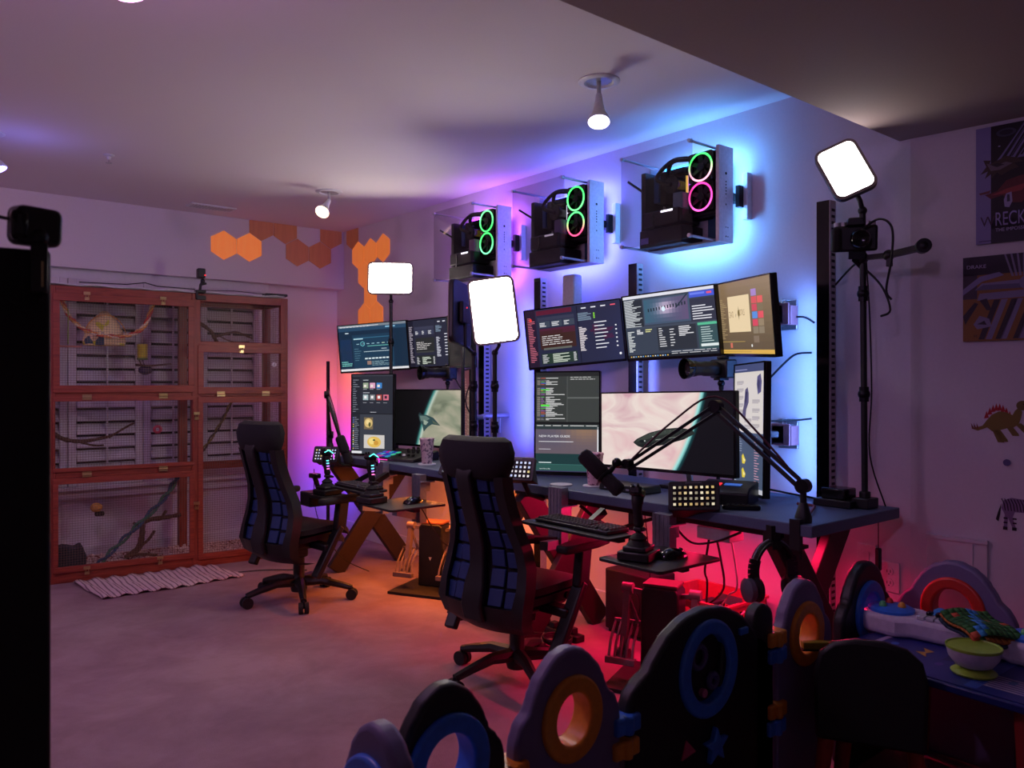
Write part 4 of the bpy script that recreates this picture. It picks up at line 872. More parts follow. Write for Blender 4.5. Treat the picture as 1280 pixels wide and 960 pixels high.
def joystick(Mt,label,led=False,hand=1,base_h=.05):
    t=thing('joystick',label,'joystick',M=Mt@Matrix.Scale(.84,4),group='flight sticks')
    MB().bx(-.075,.075,-.075,.075,-.05,-.01).bx(-.055,.055,-.06,.06,-.01,.012).build('stick_base',M['black'],t,bevel=.006)
    MB().lathe([(.055,.012),(.05,.02),(.035,.035),(.04,.045),(.025,.06),(.018,.065)],n=18).build('gimbal_boot',M['rubber'],t)
    pp=[(0,0,.06),(0,.004,.09),(0,.0,.12),(0,-.012,.16),(0,-.016,.20),(0,-.006,.235)]
    g=MB().tube(curve_pts(pp,4),[.014,.014,.014,.014,.016,.02,.023,.024,.023,.021,.020,.020,.020,.021,.022,.023,.025,.027,.028,.029,.029],12).build('grip',M['black'],t)
    MB().box((0,-.012,.252),(.058,.075,.045),rot=Matrix.Rotation(R(-22),3,'X')).build('grip_head',M['gloss'],g,bevel=.012)
    MB().prism([(-.018,.075),(.045,.068),(.052,.08),(.03,.09),(-.015,.095)],-.02,.02,axis='x').build('palm_rest',M['black'],g,bevel=.006)
    for x,z,r_ in((-.014,.275,.007),(.012,.28,.006),(0,.262,.008),(.018,.262,.005)): MB().cyl((x,-.03,z-.004),(x,-.04,z+.012),r_,n=10).build('thumb_hat',M['rubber'],g)
    MB().tube([(0,.025,.225),(0,.045,.21),(0,.043,.19)],.006,8).build('trigger',M['dark'],g)
    if led:
        MB().tube([(.031,-.045,.262),(.031,-.01,.278),(.031,.030,.252)],.0028,6).build('cyan_light_line',mk('cyan_light',(90,255,230),.4,emit=2.4),g)
        MB().tube([(.031,.034,.246),(.031,.036,.215)],.0028,6).build('magenta_light_line',mk('magenta_light',(230,60,255),.4,emit=2),g)
        for k,(z,c) in enumerate([(.20,(110,255,235)),(.18,(120,230,255)),(.16,(190,130,255)),(.14,(255,120,190))]): MB().box((.023,-.014+.002*k,z),(.004,.022,.007)).build('indicator_light',mk('indicator',c,.4,emit=1.6),g)
    return t
joystick(T((2.30,2.03,.715),-70),'black flight stick on the mouse tray of the right desk')
joystick(T((2.30,2.83,.692),-70),'black flight stick left of the keyboard at the right desk')
joystick(T((2.26,3.965,.708),-80),'flight stick with cyan and magenta lights on the mouse tray of the left desk',True)
joystick(T((2.27,4.53,.692),-80),'flight stick with a cyan light line left of the keyboard at the left desk',True)
# stick mounts
for x,y,l,tx in((2.30,2.82,'black bracket carrying the left flight stick of the right desk',2.78),(2.27,4.53,'black bracket carrying the left flight stick of the left desk',4.40)):
    t=thing('stick_bracket',l,'bracket',(x,y,.60)); MB().bx(x-.08,x+.10,y-.08,y+.08,.63,.649).build('bracket_plate',M['black'],t,world=True,bevel=.003); MB().bar((x+.05,y,.62),(2.56,tx,.60),.05,.03).build('bracket_arm',M['dark'],t,world=True)
# throttle block, left of the left stick at the left desk
t=thing('throttle_lever','dark throttle lever unit at the far left of the left desk','throttle',(2.30,4.72,.65))
MB().bx(-.09,.09,-.07,.07,-.09,0).build('throttle_base',M['black'],t,bevel=.008); MB().bar((0,-.02,0),(-.03,-.02,.09),.02,.03).box((-.03,-.02,.10),(.05,.08,.03)).build('throttle_handle',M['gloss'],t,bevel=.006)
MB().bar((.06,0,-.05),(.30,-.2,.12),.03,.03).build('throttle_arm',M['dark'],t)

def deck(Mt,cols,rows,label,em,seed,w=.182,h=.112,stand=True,frame_=None):
    t=thing('key_panel',label,'control pad',M=Mt,group='lit key panels')
    MB().prism(rrect(w,h,.012,4),-.0,.022).build('panel_body',M['black'],t,bevel=.003)
    r=random.Random(seed); k=MB(); a=MB(); px=(w-.03)/cols; pz=(h-.03)/rows
    for i in range(cols):
        for j in range(rows):
            x=-w/2+.015+px*(i+.5); z=-h/2+.012+pz*(j+.5); s=min(px,pz)*.40
            k.bx(x-s,x+s,-.004,0,z-s,z+s); c=r.choice(em); a.add([(x-s*.62,-.0046,z-s*.62),(x+s*.62,-.0046,z-s*.62),(x+s*.62,-.0046,z+s*.62),(x-s*.62,-.0046,z+s*.62)],[(0,1,2,3)],s2l(c))
    k.build('keys',M['gloss'],t,kind='stuff'); a.build('key_icons',M['screen'],t,kind='stuff',smooth=False)
    MB().bx(-w*.16,w*.16,-.0012,0,h/2-.0105,h/2-.008).build('emblem_strip',mk('emblem_grey',(110,110,115),.4),t)
    if stand: MB().add([(-w*.45,.022,-h*.42),(w*.45,.022,-h*.42),(w*.45,.10,-h*.42),(-w*.45,.10,-h*.42),(-w*.45,.022,h*.3),(w*.45,.022,h*.3)],[(0,1,2,3),(0,4,5,1),(1,5,2),(0,3,4),(3,2,5,4)]).build('stand_wedge',frame_ or M['black'],t)
    return t
warm=[(225,200,150),(235,220,190),(200,170,110),(180,150,110),(150,140,120)]; cool=[(215,220,245),(190,200,240),(235,230,235),(230,210,140)]
deck(mmat(2.575,1.985,.893,-58,-30,-4),8,4,'angled pad of warm lit keys on the front edge of the right desk',warm,3,.20,.125)
deck(mmat(2.44,2.93,.93,-62,-20),8,4,'pad of white lit keys behind the left stick of the right desk',cool,4,.20,.115,True)
deck(mmat(2.43,4.87,.865,-52,-22),8,4,'pad of white lit keys over the left stick of the left desk',cool,5,.18,.11,True)
t=thing('pad_mount_arm','black arm carrying the key pad over the left stick of the left desk','arm',(2.50,4.88,.76)); MB().tube([(2.47,4.88,.84),(2.52,4.88,.79),(2.62,4.88,.775)],.014,8).build('arm',M['black'],t,world=True)
t=thing('pad_mount_arm','black arm carrying the key pad at the left end of the right desk','arm',(2.5,2.93,.8)); MB().tube([(2.49,2.94,.89),(2.54,2.94,.80),(2.63,2.94,.77)],.014,8).build('arm',M['black'],t,world=True)
t=deck(mmat(2.60,3.72,.87,-50,-18,18),2,4,'small dark key pad tilted on the front edge of the left desk',[(90,90,100),(110,90,90)],6,.07,.12,False)
MB().tube([(2.62,3.73,.84),(2.64,3.73,.835)],.02,8).build('clamp',M['black'],t,world=True)
# mixer on the left desk
t=thing('audio_mixer','black audio mixer with coloured pads at the left end of the left desk','mixer',M=T((2.80,4.50,.834),-75))
MB().prism([(-.13,0),(.12,0),(.12,.06),(-.12,.018)],-.20,.20,axis='x').build('mixer_body',M['black'],t,bevel=.004)
sl=math.atan2(.042,.24)
pm=MB(); km=MB(); rr=random.Random(2)
cc=[(60,90,255),(60,200,255),(230,60,200),(90,255,200),(60,60,220)]
for i in range(5):
    for j in range(3): pm.box((-.175+.03*i,-.09+.05*j,.0225+.0085*j+.003),(.024,.03,.006),rot=Matrix.Rotation(sl,3,'X'),col=s2l(rr.choice(cc)))
pm.build('lit_pads',attr_mat('pad_light',.45),t,kind='stuff')
for i in range(4):
    for j in range(2): km.cyl((.02+.04*i,.03+.05*j,.045+.0085*j),(.02+.04*i,.025+.05*j,.07+.0085*j),.010,n=10)
km.build('knobs',M['rubber'],t,kind='stuff')
for i in range(4): MB().box((.02+.04*i,-.06,.038),(.012,.02,.014)).build('fader',M['white'] if i==1 else M['gloss'],t,bevel=.002)
MB().bx(-.19,-.02,-.1315,-.130,.006,.010).build('pink_light_line',mk('pink_line',(255,60,180),.4,emit=1.5),t)
# interface on right desk with red blue light
t=thing('audio_interface','dark box with red and blue lights behind the warm lit key pad','audio box',M=T((2.86,2.03,.834),-70))
MB().prism([(-.09,0),(.09,0),(.09,.085),(-.06,.07),(-.09,.05)],-.11,.11,axis='x').build('box_body',M['black'],t,bevel=.006)
MB().box((-.05,-.02,.0775),(.06,.035,.003),rot=Matrix.Rotation(R(6),3,'X')).build('red_display',mk('red_disp',(255,50,60),.4,emit=1.5),t)
MB().box((.03,-.02,.0785),(.07,.03,.003),rot=Matrix.Rotation(R(6),3,'X')).build('blue_display',mk('blue_disp',(70,120,220),.4,emit=.5),t)
t=thing('docking_station','low black docking station under the main monitor of the right desk','dock',M=T((2.80,2.53,.834),-90))
MB().prism([(-.14,0),(.14,0),(.13,.035),(-.13,.035)],-.06,.07).build('dock_body',M['black'],t,bevel=.006)
for k in range(5): MB().bx(-.10+.045*k,-.08+.045*k,-.0615,-.059,.010,.018).build('port',M['steel'],t)
t=thing('remote_control','black remote control lying on the right desk','remote',M=T((2.74,1.88,.834),-50))
MB().prism([(a,c) for a,c in rrect(.15,.045,.015,4)],0,.018,axis='z').build('remote_body',M['gloss'],t,bevel=.004)
for k in range(5): MB().cyl((-.05+.02*k,0,.018),(-.05+.02*k,0,.020),.006,n=10).build('button',M['rubber'],t)
t=thing('card_reader','flat black box stacked beside the light stand base on the right desk','box',M=T((3.13,1.66,.834),-90))
MB().bx(-.10,.06,-.06,.06,0,.03).build('lower_box',M['black'],t,bevel=.004); MB().bx(-.07,.03,-.05,.05,.03,.075).build('upper_box',M['gloss'],t,bevel=.006)
# cups on coasters
def tumbler(Mt,label,col,em):
    t=thing('tumbler',label,'cup',M=Mt)
    m=mk('speckled_cup',col,.6,0,0,60); nt=m.node_tree; v=nt.nodes.new('ShaderNodeTexNoise'); v.inputs['Scale'].default_value=55; v.inputs['Detail'].default_value=1
    r=nt.nodes.new('ShaderNodeValToRGB'); r.color_ramp.interpolation='CONSTANT'; e=r.color_ramp.elements; e[0].color=(*s2l(em),1); e[1].position=.43; e[1].color=(*s2l(col),1)
    nt.links.new(nt.nodes['Texture Coordinate'].outputs['Object'],v.inputs['Vector']); nt.links.new(v.outputs['Fac'],r.inputs[0]); nt.links.new(r.outputs[0],nt.nodes['Principled BSDF'].inputs['Base Color'])
    MB().lathe([(.030,0),(.032,.004),(.044,.145),(.045,.15),(.042,.15),(.030,.02),(.002,.018)],n=28).build('cup_wall',m,t)
    MB().lathe([(.046,.146),(.047,.15),(.045,.156),(.002,.157)],n=28).build('lid',m,t)
    return t
def coaster(loc,label): 
    return MB(Matrix.Translation(loc)).lathe([(.055,0),(.056,.003),(.055,.006),(.002,.006)],n=28).build('coaster',M['white'],label=label,cat='coaster')
coaster((2.70,2.885,.834),'round pale coaster with nothing on it at the left of the right desk')
coaster((2.80,2.755,.834),'round coaster under the speckled cup on the right desk')
tumbler(T((2.80,2.755,.841)),'speckled pink white cup in front of the portrait monitor on the right desk',(205,160,175),(120,60,90))
coaster((2.745,4.14,.834),'round coaster under the speckled cup on the left desk')
tumbler(T((2.745,4.14,.841)),'speckled grey white cup on the left desk behind the near chair',(190,165,172),(110,90,110))
# cameras with long lenses behind the main monitors
def lenscam(Mt,label,pole_to):
    t=thing('mirrorless_camera',label,'camera',M=Mt)
    MB().bx(-.065,.065,0,.065,-.045,.045).bx(-.02,.02,.005,.055,.045,.062).build('camera_body',M['black'],t,bevel=.008)
    lens=MB().lathe([(.032,0),(.033,.02),(.036,.03),(.036,.08),(.033,.09),(.034,.12),(.038,.13),(.039,.15)],axis=Matrix.Rotation(R(90),3,'X'),n=24).build('lens_barrel',M['black'],t)
    MB().lathe([(.039,.15),(.048,.17),(.050,.19),(.046,.19),(.040,.16),(.03,.155),(.002,.152)],axis=Matrix.Rotation(R(90),3,'X'),n=24).build('lens_hood',M['gloss'],lens)
    MB().tube([(0,.02,-.045),(0,.02,-.10)],.012,8).sph((0,.02,-.07),.018).box((0,.02,-.05),(.05,.05,.01)).build('ball_mount',M['dark'],t)
    Mi=Mt.inverted(); MB().tube([(0,.02,-.09),Mi@Vector(pole_to)],.009,8).build('support_pole',M['dark'],t)
    MB().tube(sag((.06,.03,0),Mi@Vector((3.38,pole_to[1]-.15,1.2)),.05,8),.004,6).build('cable',M['cable'],t)
    return t
lenscam(mmat(3.22,2.34,1.405,-108),'black camera with a big lens standing behind the main monitor of the right desk',(3.22,2.34,.834))
lenscam(mmat(3.20,4.60,1.405,-100),'black camera with a lens standing behind the main monitor of the left desk',(3.20,4.60,.834))
# microphones
micm=mk('mic_foam',(26,22,26),.95,0,.6,300,.15)
def mic(a,b,base,elbow,label,clamp_at):
    a=Vector(a);b=Vector(b); t=thing('microphone',label,'microphone',base)
    d=(b-a).normalized(); mid=a.lerp(b,.5)
    q=d.to_track_quat('Z','Y').to_matrix(); L=(b-a).length
    body=MB().lathe([(.012,0),(.026,.006),(.032,.02),(.033,L*.52),(.030,L*.54),(.028,L*.56),(.028,L*.8),(.030,L*.82),(.030,L*.94),(.024,L*.98),(.002,L)],c=a,axis=q,n=22).build('mic_body',micm,t,world=True)
    MB().lathe([(.031,L*.56),(.034,L*.57),(.034,L*.60),(.031,L*.61)],c=a,axis=q,n=22).build('mic_band',M['dark'],body,world=True)
    e=Vector(elbow); B=Vector(base); off=Vector((0,0,.022))
    j=a.lerp(b,.62); hd=e+(j-e)*.80
    MB().tube([j,j+(hd-j)*.45+Vector((0,0,.03)),hd],.011,8).sph(j+(hd-j)*.5+Vector((0,0,.03)),.02).build('swivel_mount',M['dark'],t,world=True)
    s=B+Vector((0,0,.13))
    MB().bar(hd,e+off*.4,.012,.012).bar(hd-off*1.2,e-off*1.2,.012,.012).build('upper_arm',M['black'],t,world=True)
    MB().bar(s+off*.5,e+off*.5,.013,.013).bar(s-off*.9,e-off*.9,.013,.013).build('lower_arm',M['black'],t,world=True)
    side=(s-e).cross(Vector((0,0,1))).normalized()
    for P in(e,hd,s): MB().cyl(P-side*.018,P+side*.018,.026 if P is not hd else .018,n=18).build('joint',M['dark'],t,world=True)
    MB().tube([s+Vector((0,0,-.02)),B+Vector((0,0,.02))],.012,10).lathe([(.03,0),(.03,.02),(.02,.05),(.014,.07)],c=B,n=18).build('arm_post',M['black'],t,world=True)
    MB().bx(B.x-.05,B.x+.02,B.y-.02,B.y+.02,.835,.85).bx(B.x-.06,B.x-.045,B.y-.02,B.y+.02,.74,.85).bx(B.x-.05,B.x+.01,B.y-.015,B.y+.015,.74,.752).cyl((B.x-.015,B.y,.70),(B.x-.015,B.y,.79),.006,n=8).build('desk_clamp',M['black'],t,world=True)
    MB().tube(curve_pts([hd,(hd+e)/2+Vector((0,0,.05)),e+Vector((0,0,.04)),(e+s)/2+Vector((0,0,.045)),s],6),.0045,6).build('mic_cable',mk('mic_cable',(70,20,35),.6),t,world=True)
    return t
mic((2.28,2.315,1.055),(2.345,2.16,.905),(2.665,1.565,.834),(2.63,1.92,1.245),'black broadcast microphone on a scissor arm clamped to the right desk corner',0)
mic((2.45,4.72,.995),(2.503,4.678,.812),(2.665,5.26,.834),(2.53,5.05,1.255),'black microphone on a scissor arm at the far end of the left desk',0)

# ---------------------------------------------------------------- chairs
def chair(Mt,label):
    t=thing('office_chair',label,'office chair',M=Mt,group='black ergonomic office chairs')   # local +x is the sitter's forward
    MB().lathe([(.045,.055),(.05,.07),(.046,.13),(.034,.15),(.034,.26),(.028,.265)],n=20).build('hub',M['black'],t)
    MB().cyl((0,0,.26),(0,0,.40),.016,n=14).build('gas_lift',M['steel'],t)
    for k in range(5):
        A=2*PI*k/5+.35; c,s=math.cos(A),math.sin(A)
        lg=MB().tube([(c*.03,s*.03,.115),(c*.14,s*.14,.118),(c*.24,s*.24,.095),(c*.325,s*.325,.072)],[.034,.026,.022,.018],8).build('base_leg',M['black'],t)
        b=MB(); px,py=c*.325,s*.325; n=Vector((-s,c,0))
        b.cyl(Vector((px,py,.033))+n*.006,Vector((px,py,.033))+n*.028,.033,n=18).cyl(Vector((px,py,.033))-n*.006,Vector((px,py,.033))-n*.028,.033,n=18).tube([(px,py,.03),(px,py,.075)],.009,8); b.build('caster',M['rubber'],lg)
    MB().box((.0,0,.405),(.28,.16,.05)).tube([(-.10,.0,.40),(-.20,0,.36),(-.27,0,.34)],.035,10).build('tilt_mechanism',M['black'],t,bevel=.01)
    MB().cyl((.05,-.24,.41),(.05,.24,.41),.008,n=8).cyl((.05,-.25,.41),(.05,-.22,.41),.018,n=12).build('adjust_lever',M['dark'],t)
    # seat
    P=[];F=[]; NX,NY=12,12
    for s_,zo in((1,0),(-1,-.045)):
        for i in range(NX+1):
            for j in range(NY+1):
                u=-1+2*i/NX; v=-1+2*j/NY; x=.03+u*.255*math.sqrt(1-.42*v*v); wy=.265*math.sqrt(1-.42*u*u); edge=max(abs(u)**6,abs(v)**6)
                z=.475+.012*math.cos(u*2.2)-.03*max(0,u-.3)**2*3+.012*v*v-edge*(.015 if s_>0 else .0)+zo
                P.append((x,v*wy,z))
    W_=(NX+1)*(NY+1)
    for i in range(NX):
        for j in range(NY):
            a=i*(NY+1)+j; F+=[(a,a+1,a+NY+2,a+NY+1),(W_+a,W_+a+NY+1,W_+a+NY+2,W_+a+1)]
    for i in range(NX):
        for j in (0,NY): a=i*(NY+1)+j; b_=(i+1)*(NY+1)+j; F.append((a,b_,W_+b_,W_+a))
    for j in range(NY):
        for i in (0,NX): a=i*(NY+1)+j; F.append((a,a+1,W_+a+1,W_+a))
    MB().add(P,F).build('seat_cushion',M['fab2'],t)
    MB().add([(p[0]*.92,p[1]*.9,p[2]-.05) for p in P],F).build('seat_shell',M['black'],t)
    # back: centre line (x,z,half width,curl)
    prof=[(-.16,.27,.17),(-.235,.33,.215),(-.255,.40,.235),(-.235,.48,.235),(-.215,.56,.225),(-.215,.64,.205),(-.235,.72,.18),(-.262,.80,.168),(-.288,.88,.165),(-.305,.95,.170)]
    def shell(off,th,wsc,z0=0,z1=99,nm='',mat=None,curl=.05):
        P=[];F=[]; n=10; rows=[p for p in prof if z0<=p[1]<=z1]
        for s_ in(0,1):
            for x,z,w in rows:
                for j in range(n+1):
                    v=-1+2*j/n; P.append((x+off+curl*v*v-(th if s_ else 0)*(1-.5*abs(v)**3),v*w*wsc,z))
        W2=len(rows)*(n+1)
        for i in range(len(rows)-1):
            for j in range(n): a=i*(n+1)+j; F+=[(a,a+1,a+n+2,a+n+1),(W2+a,W2+a+n+1,W2+a+n+2,W2+a+1)]
            for j in(0,n): a=i*(n+1)+j; F.append((a,a+n+1,W2+a+n+1,W2+a))
        for j in range(n): F.append((j,W2+j,W2+j+1,j+1)); a=(len(rows)-1)*(n+1)+j; F.append((a,a+1,W2+a+1,W2+a))
        return MB().add(P,F).build(nm,mat,t)
    shell(.012,.03,.98,.33,99,'back_cushion',M['fab'],.05)
    # outer frame around the back, broad foot sweeping under the seat
    MB().add(*_frame_back(prof)).build('back_frame',M['black'],t)
    # spine and blue segments
    MB().add(*_slab([(x-.062,z,.055 if z<.5 else .04) for x,z,w in prof[1:]]+[(-.345,1.0,.05)],.03)).build('spine',M['black'],t,bevel=.008)
    for i in range(2,9):
        x,z,w=prof[i]; x2,z2,w2=prof[min(9,i+1)]
        for s_ in(-1,1):
            for k,(a0,a1,zz0,zz1) in enumerate(((.28,.56,.06,.92),(.60,.86,.0,.80))):
                za=z+(z2-z)*zz0; zb=z+(z2-z)*zz1; xa=x+(x2-x)*zz0; xb=x+(x2-x)*zz1; dd=.032 if k==0 else .026
                pm=[(xa-dd+.05*a0*a0,s_*w*a0,za),(xa-dd+.05*a1*a1,s_*w*a1,za),(xb-dd+.05*a1*a1,s_*w2*a1,zb),(xb-dd+.05*a0*a0,s_*w2*a0,zb)]
                MB().add(pm+[(p[0]+.014,p[1],p[2]) for p in pm],[(0,1,2,3),(7,6,5,4),(0,4,5,1),(1,5,6,2),(2,6,7,3),(3,7,4,0)]).build('back_segment',M['blue'],t,bevel=.003)
    # headrest
    P=[];n=14
    hs=[(.93,.150,.020),(.95,.180,.045),(1.0,.200,.060),(1.05,.206,.062),(1.095,.190,.048),(1.112,.16,.02)]
    for z,w,d in hs:
        for j in range(n): A=2*PI*j/n; P.append((-.305+d*math.cos(A)+.03*abs(math.sin(A))**2,w*math.copysign(abs(math.sin(A))**.7,math.sin(A)),z))
    MB().add(P,[(k*n+j,k*n+(j+1)%n,(k+1)*n+(j+1)%n,(k+1)*n+j) for k in range(5) for j in range(n)]+[tuple(range(n)),tuple(range(6*n-1,5*n-1,-1))]).build('headrest',M['fab'],t)
    MB().box((-.02,0,.375),(.36,.34,.07)).box((-.12,0,.33),(.16,.30,.08)).build('under_seat_shell',M['black'],t,bevel=.02)
    for s_ in(-1,1):
        pst=MB().bar((.07,s_*.315,.625),(.045,s_*.315,.46),.075,.045).bar((.05,s_*.315,.48),(-.12,s_*.30,.20),.062,.036).bar((-.02,s_*.31,.36),(-.03,s_*.17,.37),.07,.04).build('arm_post',M['black'],t,bevel=.008)
        o=[(.07+x,s_*.31+y) for x,y in [(-.17,-.03),(-.12,-.05),(.05,-.058),(.15,-.045),(.185,-.01),(.18,.02),(.12,.05),(-.05,.05),(-.16,.03)]]
        MB().prism(o,.620,.655,axis='z').build('arm_pad',M['rubber'],pst,bevel=.012)
    return t
def _slab(rows,th):
    P=[];F=[]
    for x,z,w in rows: P+=[(x,-w,z),(x,w,z),(x+th,w,z),(x+th,-w,z)]
    for i in range(len(rows)-1):
        for k in range(4): a=i*4+k; b=i*4+(k+1)%4; F.append((a,b,b+4,a+4))
    F+=[(0,1,2,3),tuple(len(P)-1-k for k in range(4))]; return P,F
def _frame_back(prof):
    P=[];F=[]; n=6
    rows=[(-.06,.245,.15)]+prof
    for s_ in(-1,1):
        base=len(P)
        for x,z,w in rows:
            wid=.05+.05*max(0,(.5-z))*2.5
            for k,(dx,dy) in enumerate([(.0,0),(-.055,-.01),(-.065,-wid),(-.045,-wid),(-.02,-wid*.8)]):
                xx=x+.05+dx; P.append((xx,s_*(w*1.03+.008+dy),z))
        m=5
        for i in range(len(rows)-1):
            for k in range(m):
                a=base+i*m+k; b=base+i*m+(k+1)%m; F.append((a,b,b+m,a+m))
        F.append(tuple(base+k for k in range(m))); F.append(tuple(base+(len(rows)-1)*m+k for k in range(m-1,-1,-1)))
    # lower cross shell
    base=len(P); rr_=rows[:4]; n=8
    for th in(0,.03):
        for x,z,w in rr_:
            for j in range(n+1):
                v=-1+2*j/n; P.append((x-.01+.04*v*v-th,v*w,z))
    W2=len(rr_)*(n+1)
    for i in range(len(rr_)-1):
        for j in range(n): a=base+i*(n+1)+j; F+=[(a,a+1,a+n+2,a+n+1),(W2+a,W2+a+n+1,W2+a+n+2,W2+a+1)]
    for j in range(n): F.append((base+j,base+W2+j,base+W2+j+1,base+j+1)); a=base+3*(n+1)+j; F.append((a,a+1,W2+a+1,W2+a))
    return P,F
c1=chair(T((2.14,4.65,0),14),'black ergonomic chair with blue back segments at the far left desk')
c2=dup(c1,(2.325,2.775,0),R(11),'large black ergonomic chair nearer the camera, back to us before the right desk')

# ---------------------------------------------------------------- under the desks
def pedals(Mt,label,col):
    t=thing('rudder_pedals',label,'pedals',M=Mt,group='rudder pedal sets')
    MB().bx(-.20,.20,-.26,.12,0,.018).build('base_plate',M['matte'],t,bevel=.003)
    MB().prism([(-.09,.018),(.09,.018),(.085,.40),(.07,.42),(-.07,.42),(-.085,.40)],-.06,.07).build('column',M['black'],t,bevel=.008)
    MB().bx(-.08,.08,-.055,.065,.42,.435).build('column_top',mk('pedal_cap',col,.4),t,bevel=.004)
    MB().poly if 0 else None
    MB().add([(-.012,-.0615,.21),(.012,-.0615,.21),(0,-.0615,.185)],[(0,1,2)]).build('white_mark',M['white'],t,smooth=False)
    pmt=mk('pedal_metal',(128,112,116),.5,.2)
    for s_ in(-1,1):
        x=s_*.155
        arm=MB().bar((x,-.03,.40),(x,-.10,.12),.028,.036).cyl((x-.025,-.03,.40),(x+.025,-.03,.40),.024,n=14).cyl((x-.03,-.10,.12),(x+.03,-.10,.12),.026,n=14).build('pedal_arm',pmt,t)
        MB().bar((s_*.08,0,.38),(x,-.03,.395),.02,.02).build('hinge_bar',pmt,t)
        MB().bar((x-.07,-.14,.10),(x+.07,-.14,.10),.03,.03).build('heel_bar',pmt,arm,bevel=.004)
        MB().bar((x,-.10,.12),(x,-.14,.10),.03,.03).build('heel_link',pmt,arm)
        for k in range(5):
            xx=x-.055+.0275*k; MB().tube(curve_pts([(xx,-.14,.11),(xx*.98+.004*s_,-.115,.17),(xx,-.07,.22),(xx,-.035,.25)],4),.0065,6).build('pedal_rib',pmt,arm)
        MB().bar((x-.062,-.035,.25),(x+.062,-.035,.25),.014,.014).build('toe_bar',pmt,arm)
        MB().bar((x-.05*s_,-.035,.25),(x,-.03,.37),.012,.012).build('brace',pmt,arm)
    return t
pedals(T((2.95,4.36,0),-62),'rudder pedal set lit orange under the left desk',(150,90,60))
pedals(T((2.84,2.36,0),-66),'rudder pedal set lit pink under the right desk',(90,50,60))
t=thing('plastic_crate','red-lit plastic crate of cables under the right desk','crate',(3.19,2.36,0))
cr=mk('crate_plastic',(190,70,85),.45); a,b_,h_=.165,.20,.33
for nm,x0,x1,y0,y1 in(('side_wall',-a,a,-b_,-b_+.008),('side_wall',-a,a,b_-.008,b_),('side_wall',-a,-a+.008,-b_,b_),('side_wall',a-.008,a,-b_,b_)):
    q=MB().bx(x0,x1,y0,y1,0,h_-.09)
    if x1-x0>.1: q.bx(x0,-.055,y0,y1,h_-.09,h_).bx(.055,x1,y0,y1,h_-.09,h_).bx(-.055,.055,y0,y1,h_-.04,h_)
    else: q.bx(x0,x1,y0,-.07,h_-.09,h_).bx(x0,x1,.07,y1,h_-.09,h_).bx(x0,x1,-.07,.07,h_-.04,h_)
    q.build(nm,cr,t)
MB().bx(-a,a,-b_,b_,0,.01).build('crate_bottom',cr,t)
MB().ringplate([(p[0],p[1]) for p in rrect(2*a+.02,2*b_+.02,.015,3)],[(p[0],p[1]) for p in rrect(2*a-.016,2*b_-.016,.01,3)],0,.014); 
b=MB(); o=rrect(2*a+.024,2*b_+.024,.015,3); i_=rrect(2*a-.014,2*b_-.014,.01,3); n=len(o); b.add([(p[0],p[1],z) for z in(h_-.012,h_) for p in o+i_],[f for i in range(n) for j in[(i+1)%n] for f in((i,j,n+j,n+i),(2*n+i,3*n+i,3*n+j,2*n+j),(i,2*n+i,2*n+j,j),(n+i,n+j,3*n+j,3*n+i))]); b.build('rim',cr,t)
rr=random.Random(9)
for k in range(9):
    p=[(3.19+rr.uniform(-.12,.12),2.36+rr.uniform(-.15,.15),.05+.26*rr.random()) for _ in range(5)]
    MB().tube(curve_pts(p,5),.006,6).build('coiled_cable',M['cable'] if k%3 else M['cablew'],label='loose cable heaped in the red-lit plastic crate, half buried',cat='cable',group='cables in the crate')
t=thing('power_bricks','black power adapters lying on top in the plastic crate','adapter',(3.12,2.30,.28)); MB().bx(-.05,.05,-.04,.04,.0,.04).build('adapter_body',M['black'],t,bevel=.006); MB().bx(-.01,.01,-.0415,-.04,.015,.025).build('white_label',M['white'],t)
t=thing('subwoofer','black box speaker on the floor against the wall under the right desk','speaker',(3.2,2.86,0))
MB().bx(-.05,.15,-.16,.16,.015,.34).build('speaker_box',M['matte'],t,bevel=.01); MB().cyl((-.051,0,.18),(-.056,0,.18),.09,n=28).build('speaker_cone',M['rubber'],t)
for x in(-.03,.12):
    for y in(-.13,.13): MB().cyl((x,y,0),(x,y,.015),.015,n=10).build('foot',M['rubber'],t)
t=thing('power_strip','black power strip with plugs on the floor behind the near chair','power strip',(2.90,3.12,0))
MB().bx(-.03,.03,-.17,.17,0,.035).build('strip_body',M['black'],t,bevel=.006)
for k in range(4): MB().bx(-.02,.02,-.13+.07*k,-.09+.07*k,.035,.065).build('plug',M['rubber'],t,bevel=.004)
b=MB()
for k in range(3): b.tube([(2.80+.06*math.cos(A)*(1+.1*k),3.02+.08*math.sin(A),.012+.010*k) for A in [2*PI*i/20 for i in range(20)]],.006,6,closed=True)
b.build('coiled_cable_bundle',M['cable'],label='coiled black cable bundle on the floor under the right desk',cat='cable')
# hanging cables
def cable(p,label,r=.005,mat=None,n=6): return MB().tube(curve_pts(p,n),r,6).build('cable',mat or M['cable'],label=label,cat='cable')
cable([(2.75,2.03,.75),(2.80,2.1,.55),(2.95,2.2,.45),(3.05,2.28,.30)],'black cable running from the right desk down into the crate')
cable([(2.80,2.06,.75),(2.84,2.05,.6),(3.0,2.15,.42),(3.08,2.30,.30)],'second black cable beside it running down into the crate')
cable([(2.80,1.98,.75),(2.86,1.98,.5),(3.0,2.12,.40),(3.10,2.24,.30)],'white cable running from the right desk down into the crate',.004,M['cablew'])
cable([(2.70,2.75,.75),(2.75,2.6,.66),(2.76,2.45,.70),(2.75,2.3,.75)],'thick black cable looped under the right desk behind the keyboard',.009)
cable([(2.66,2.16,.75),(2.68,2.08,.68),(2.68,1.96,.70),(2.68,1.84,.755)],'dark cable sagging under the front edge of the right desk')
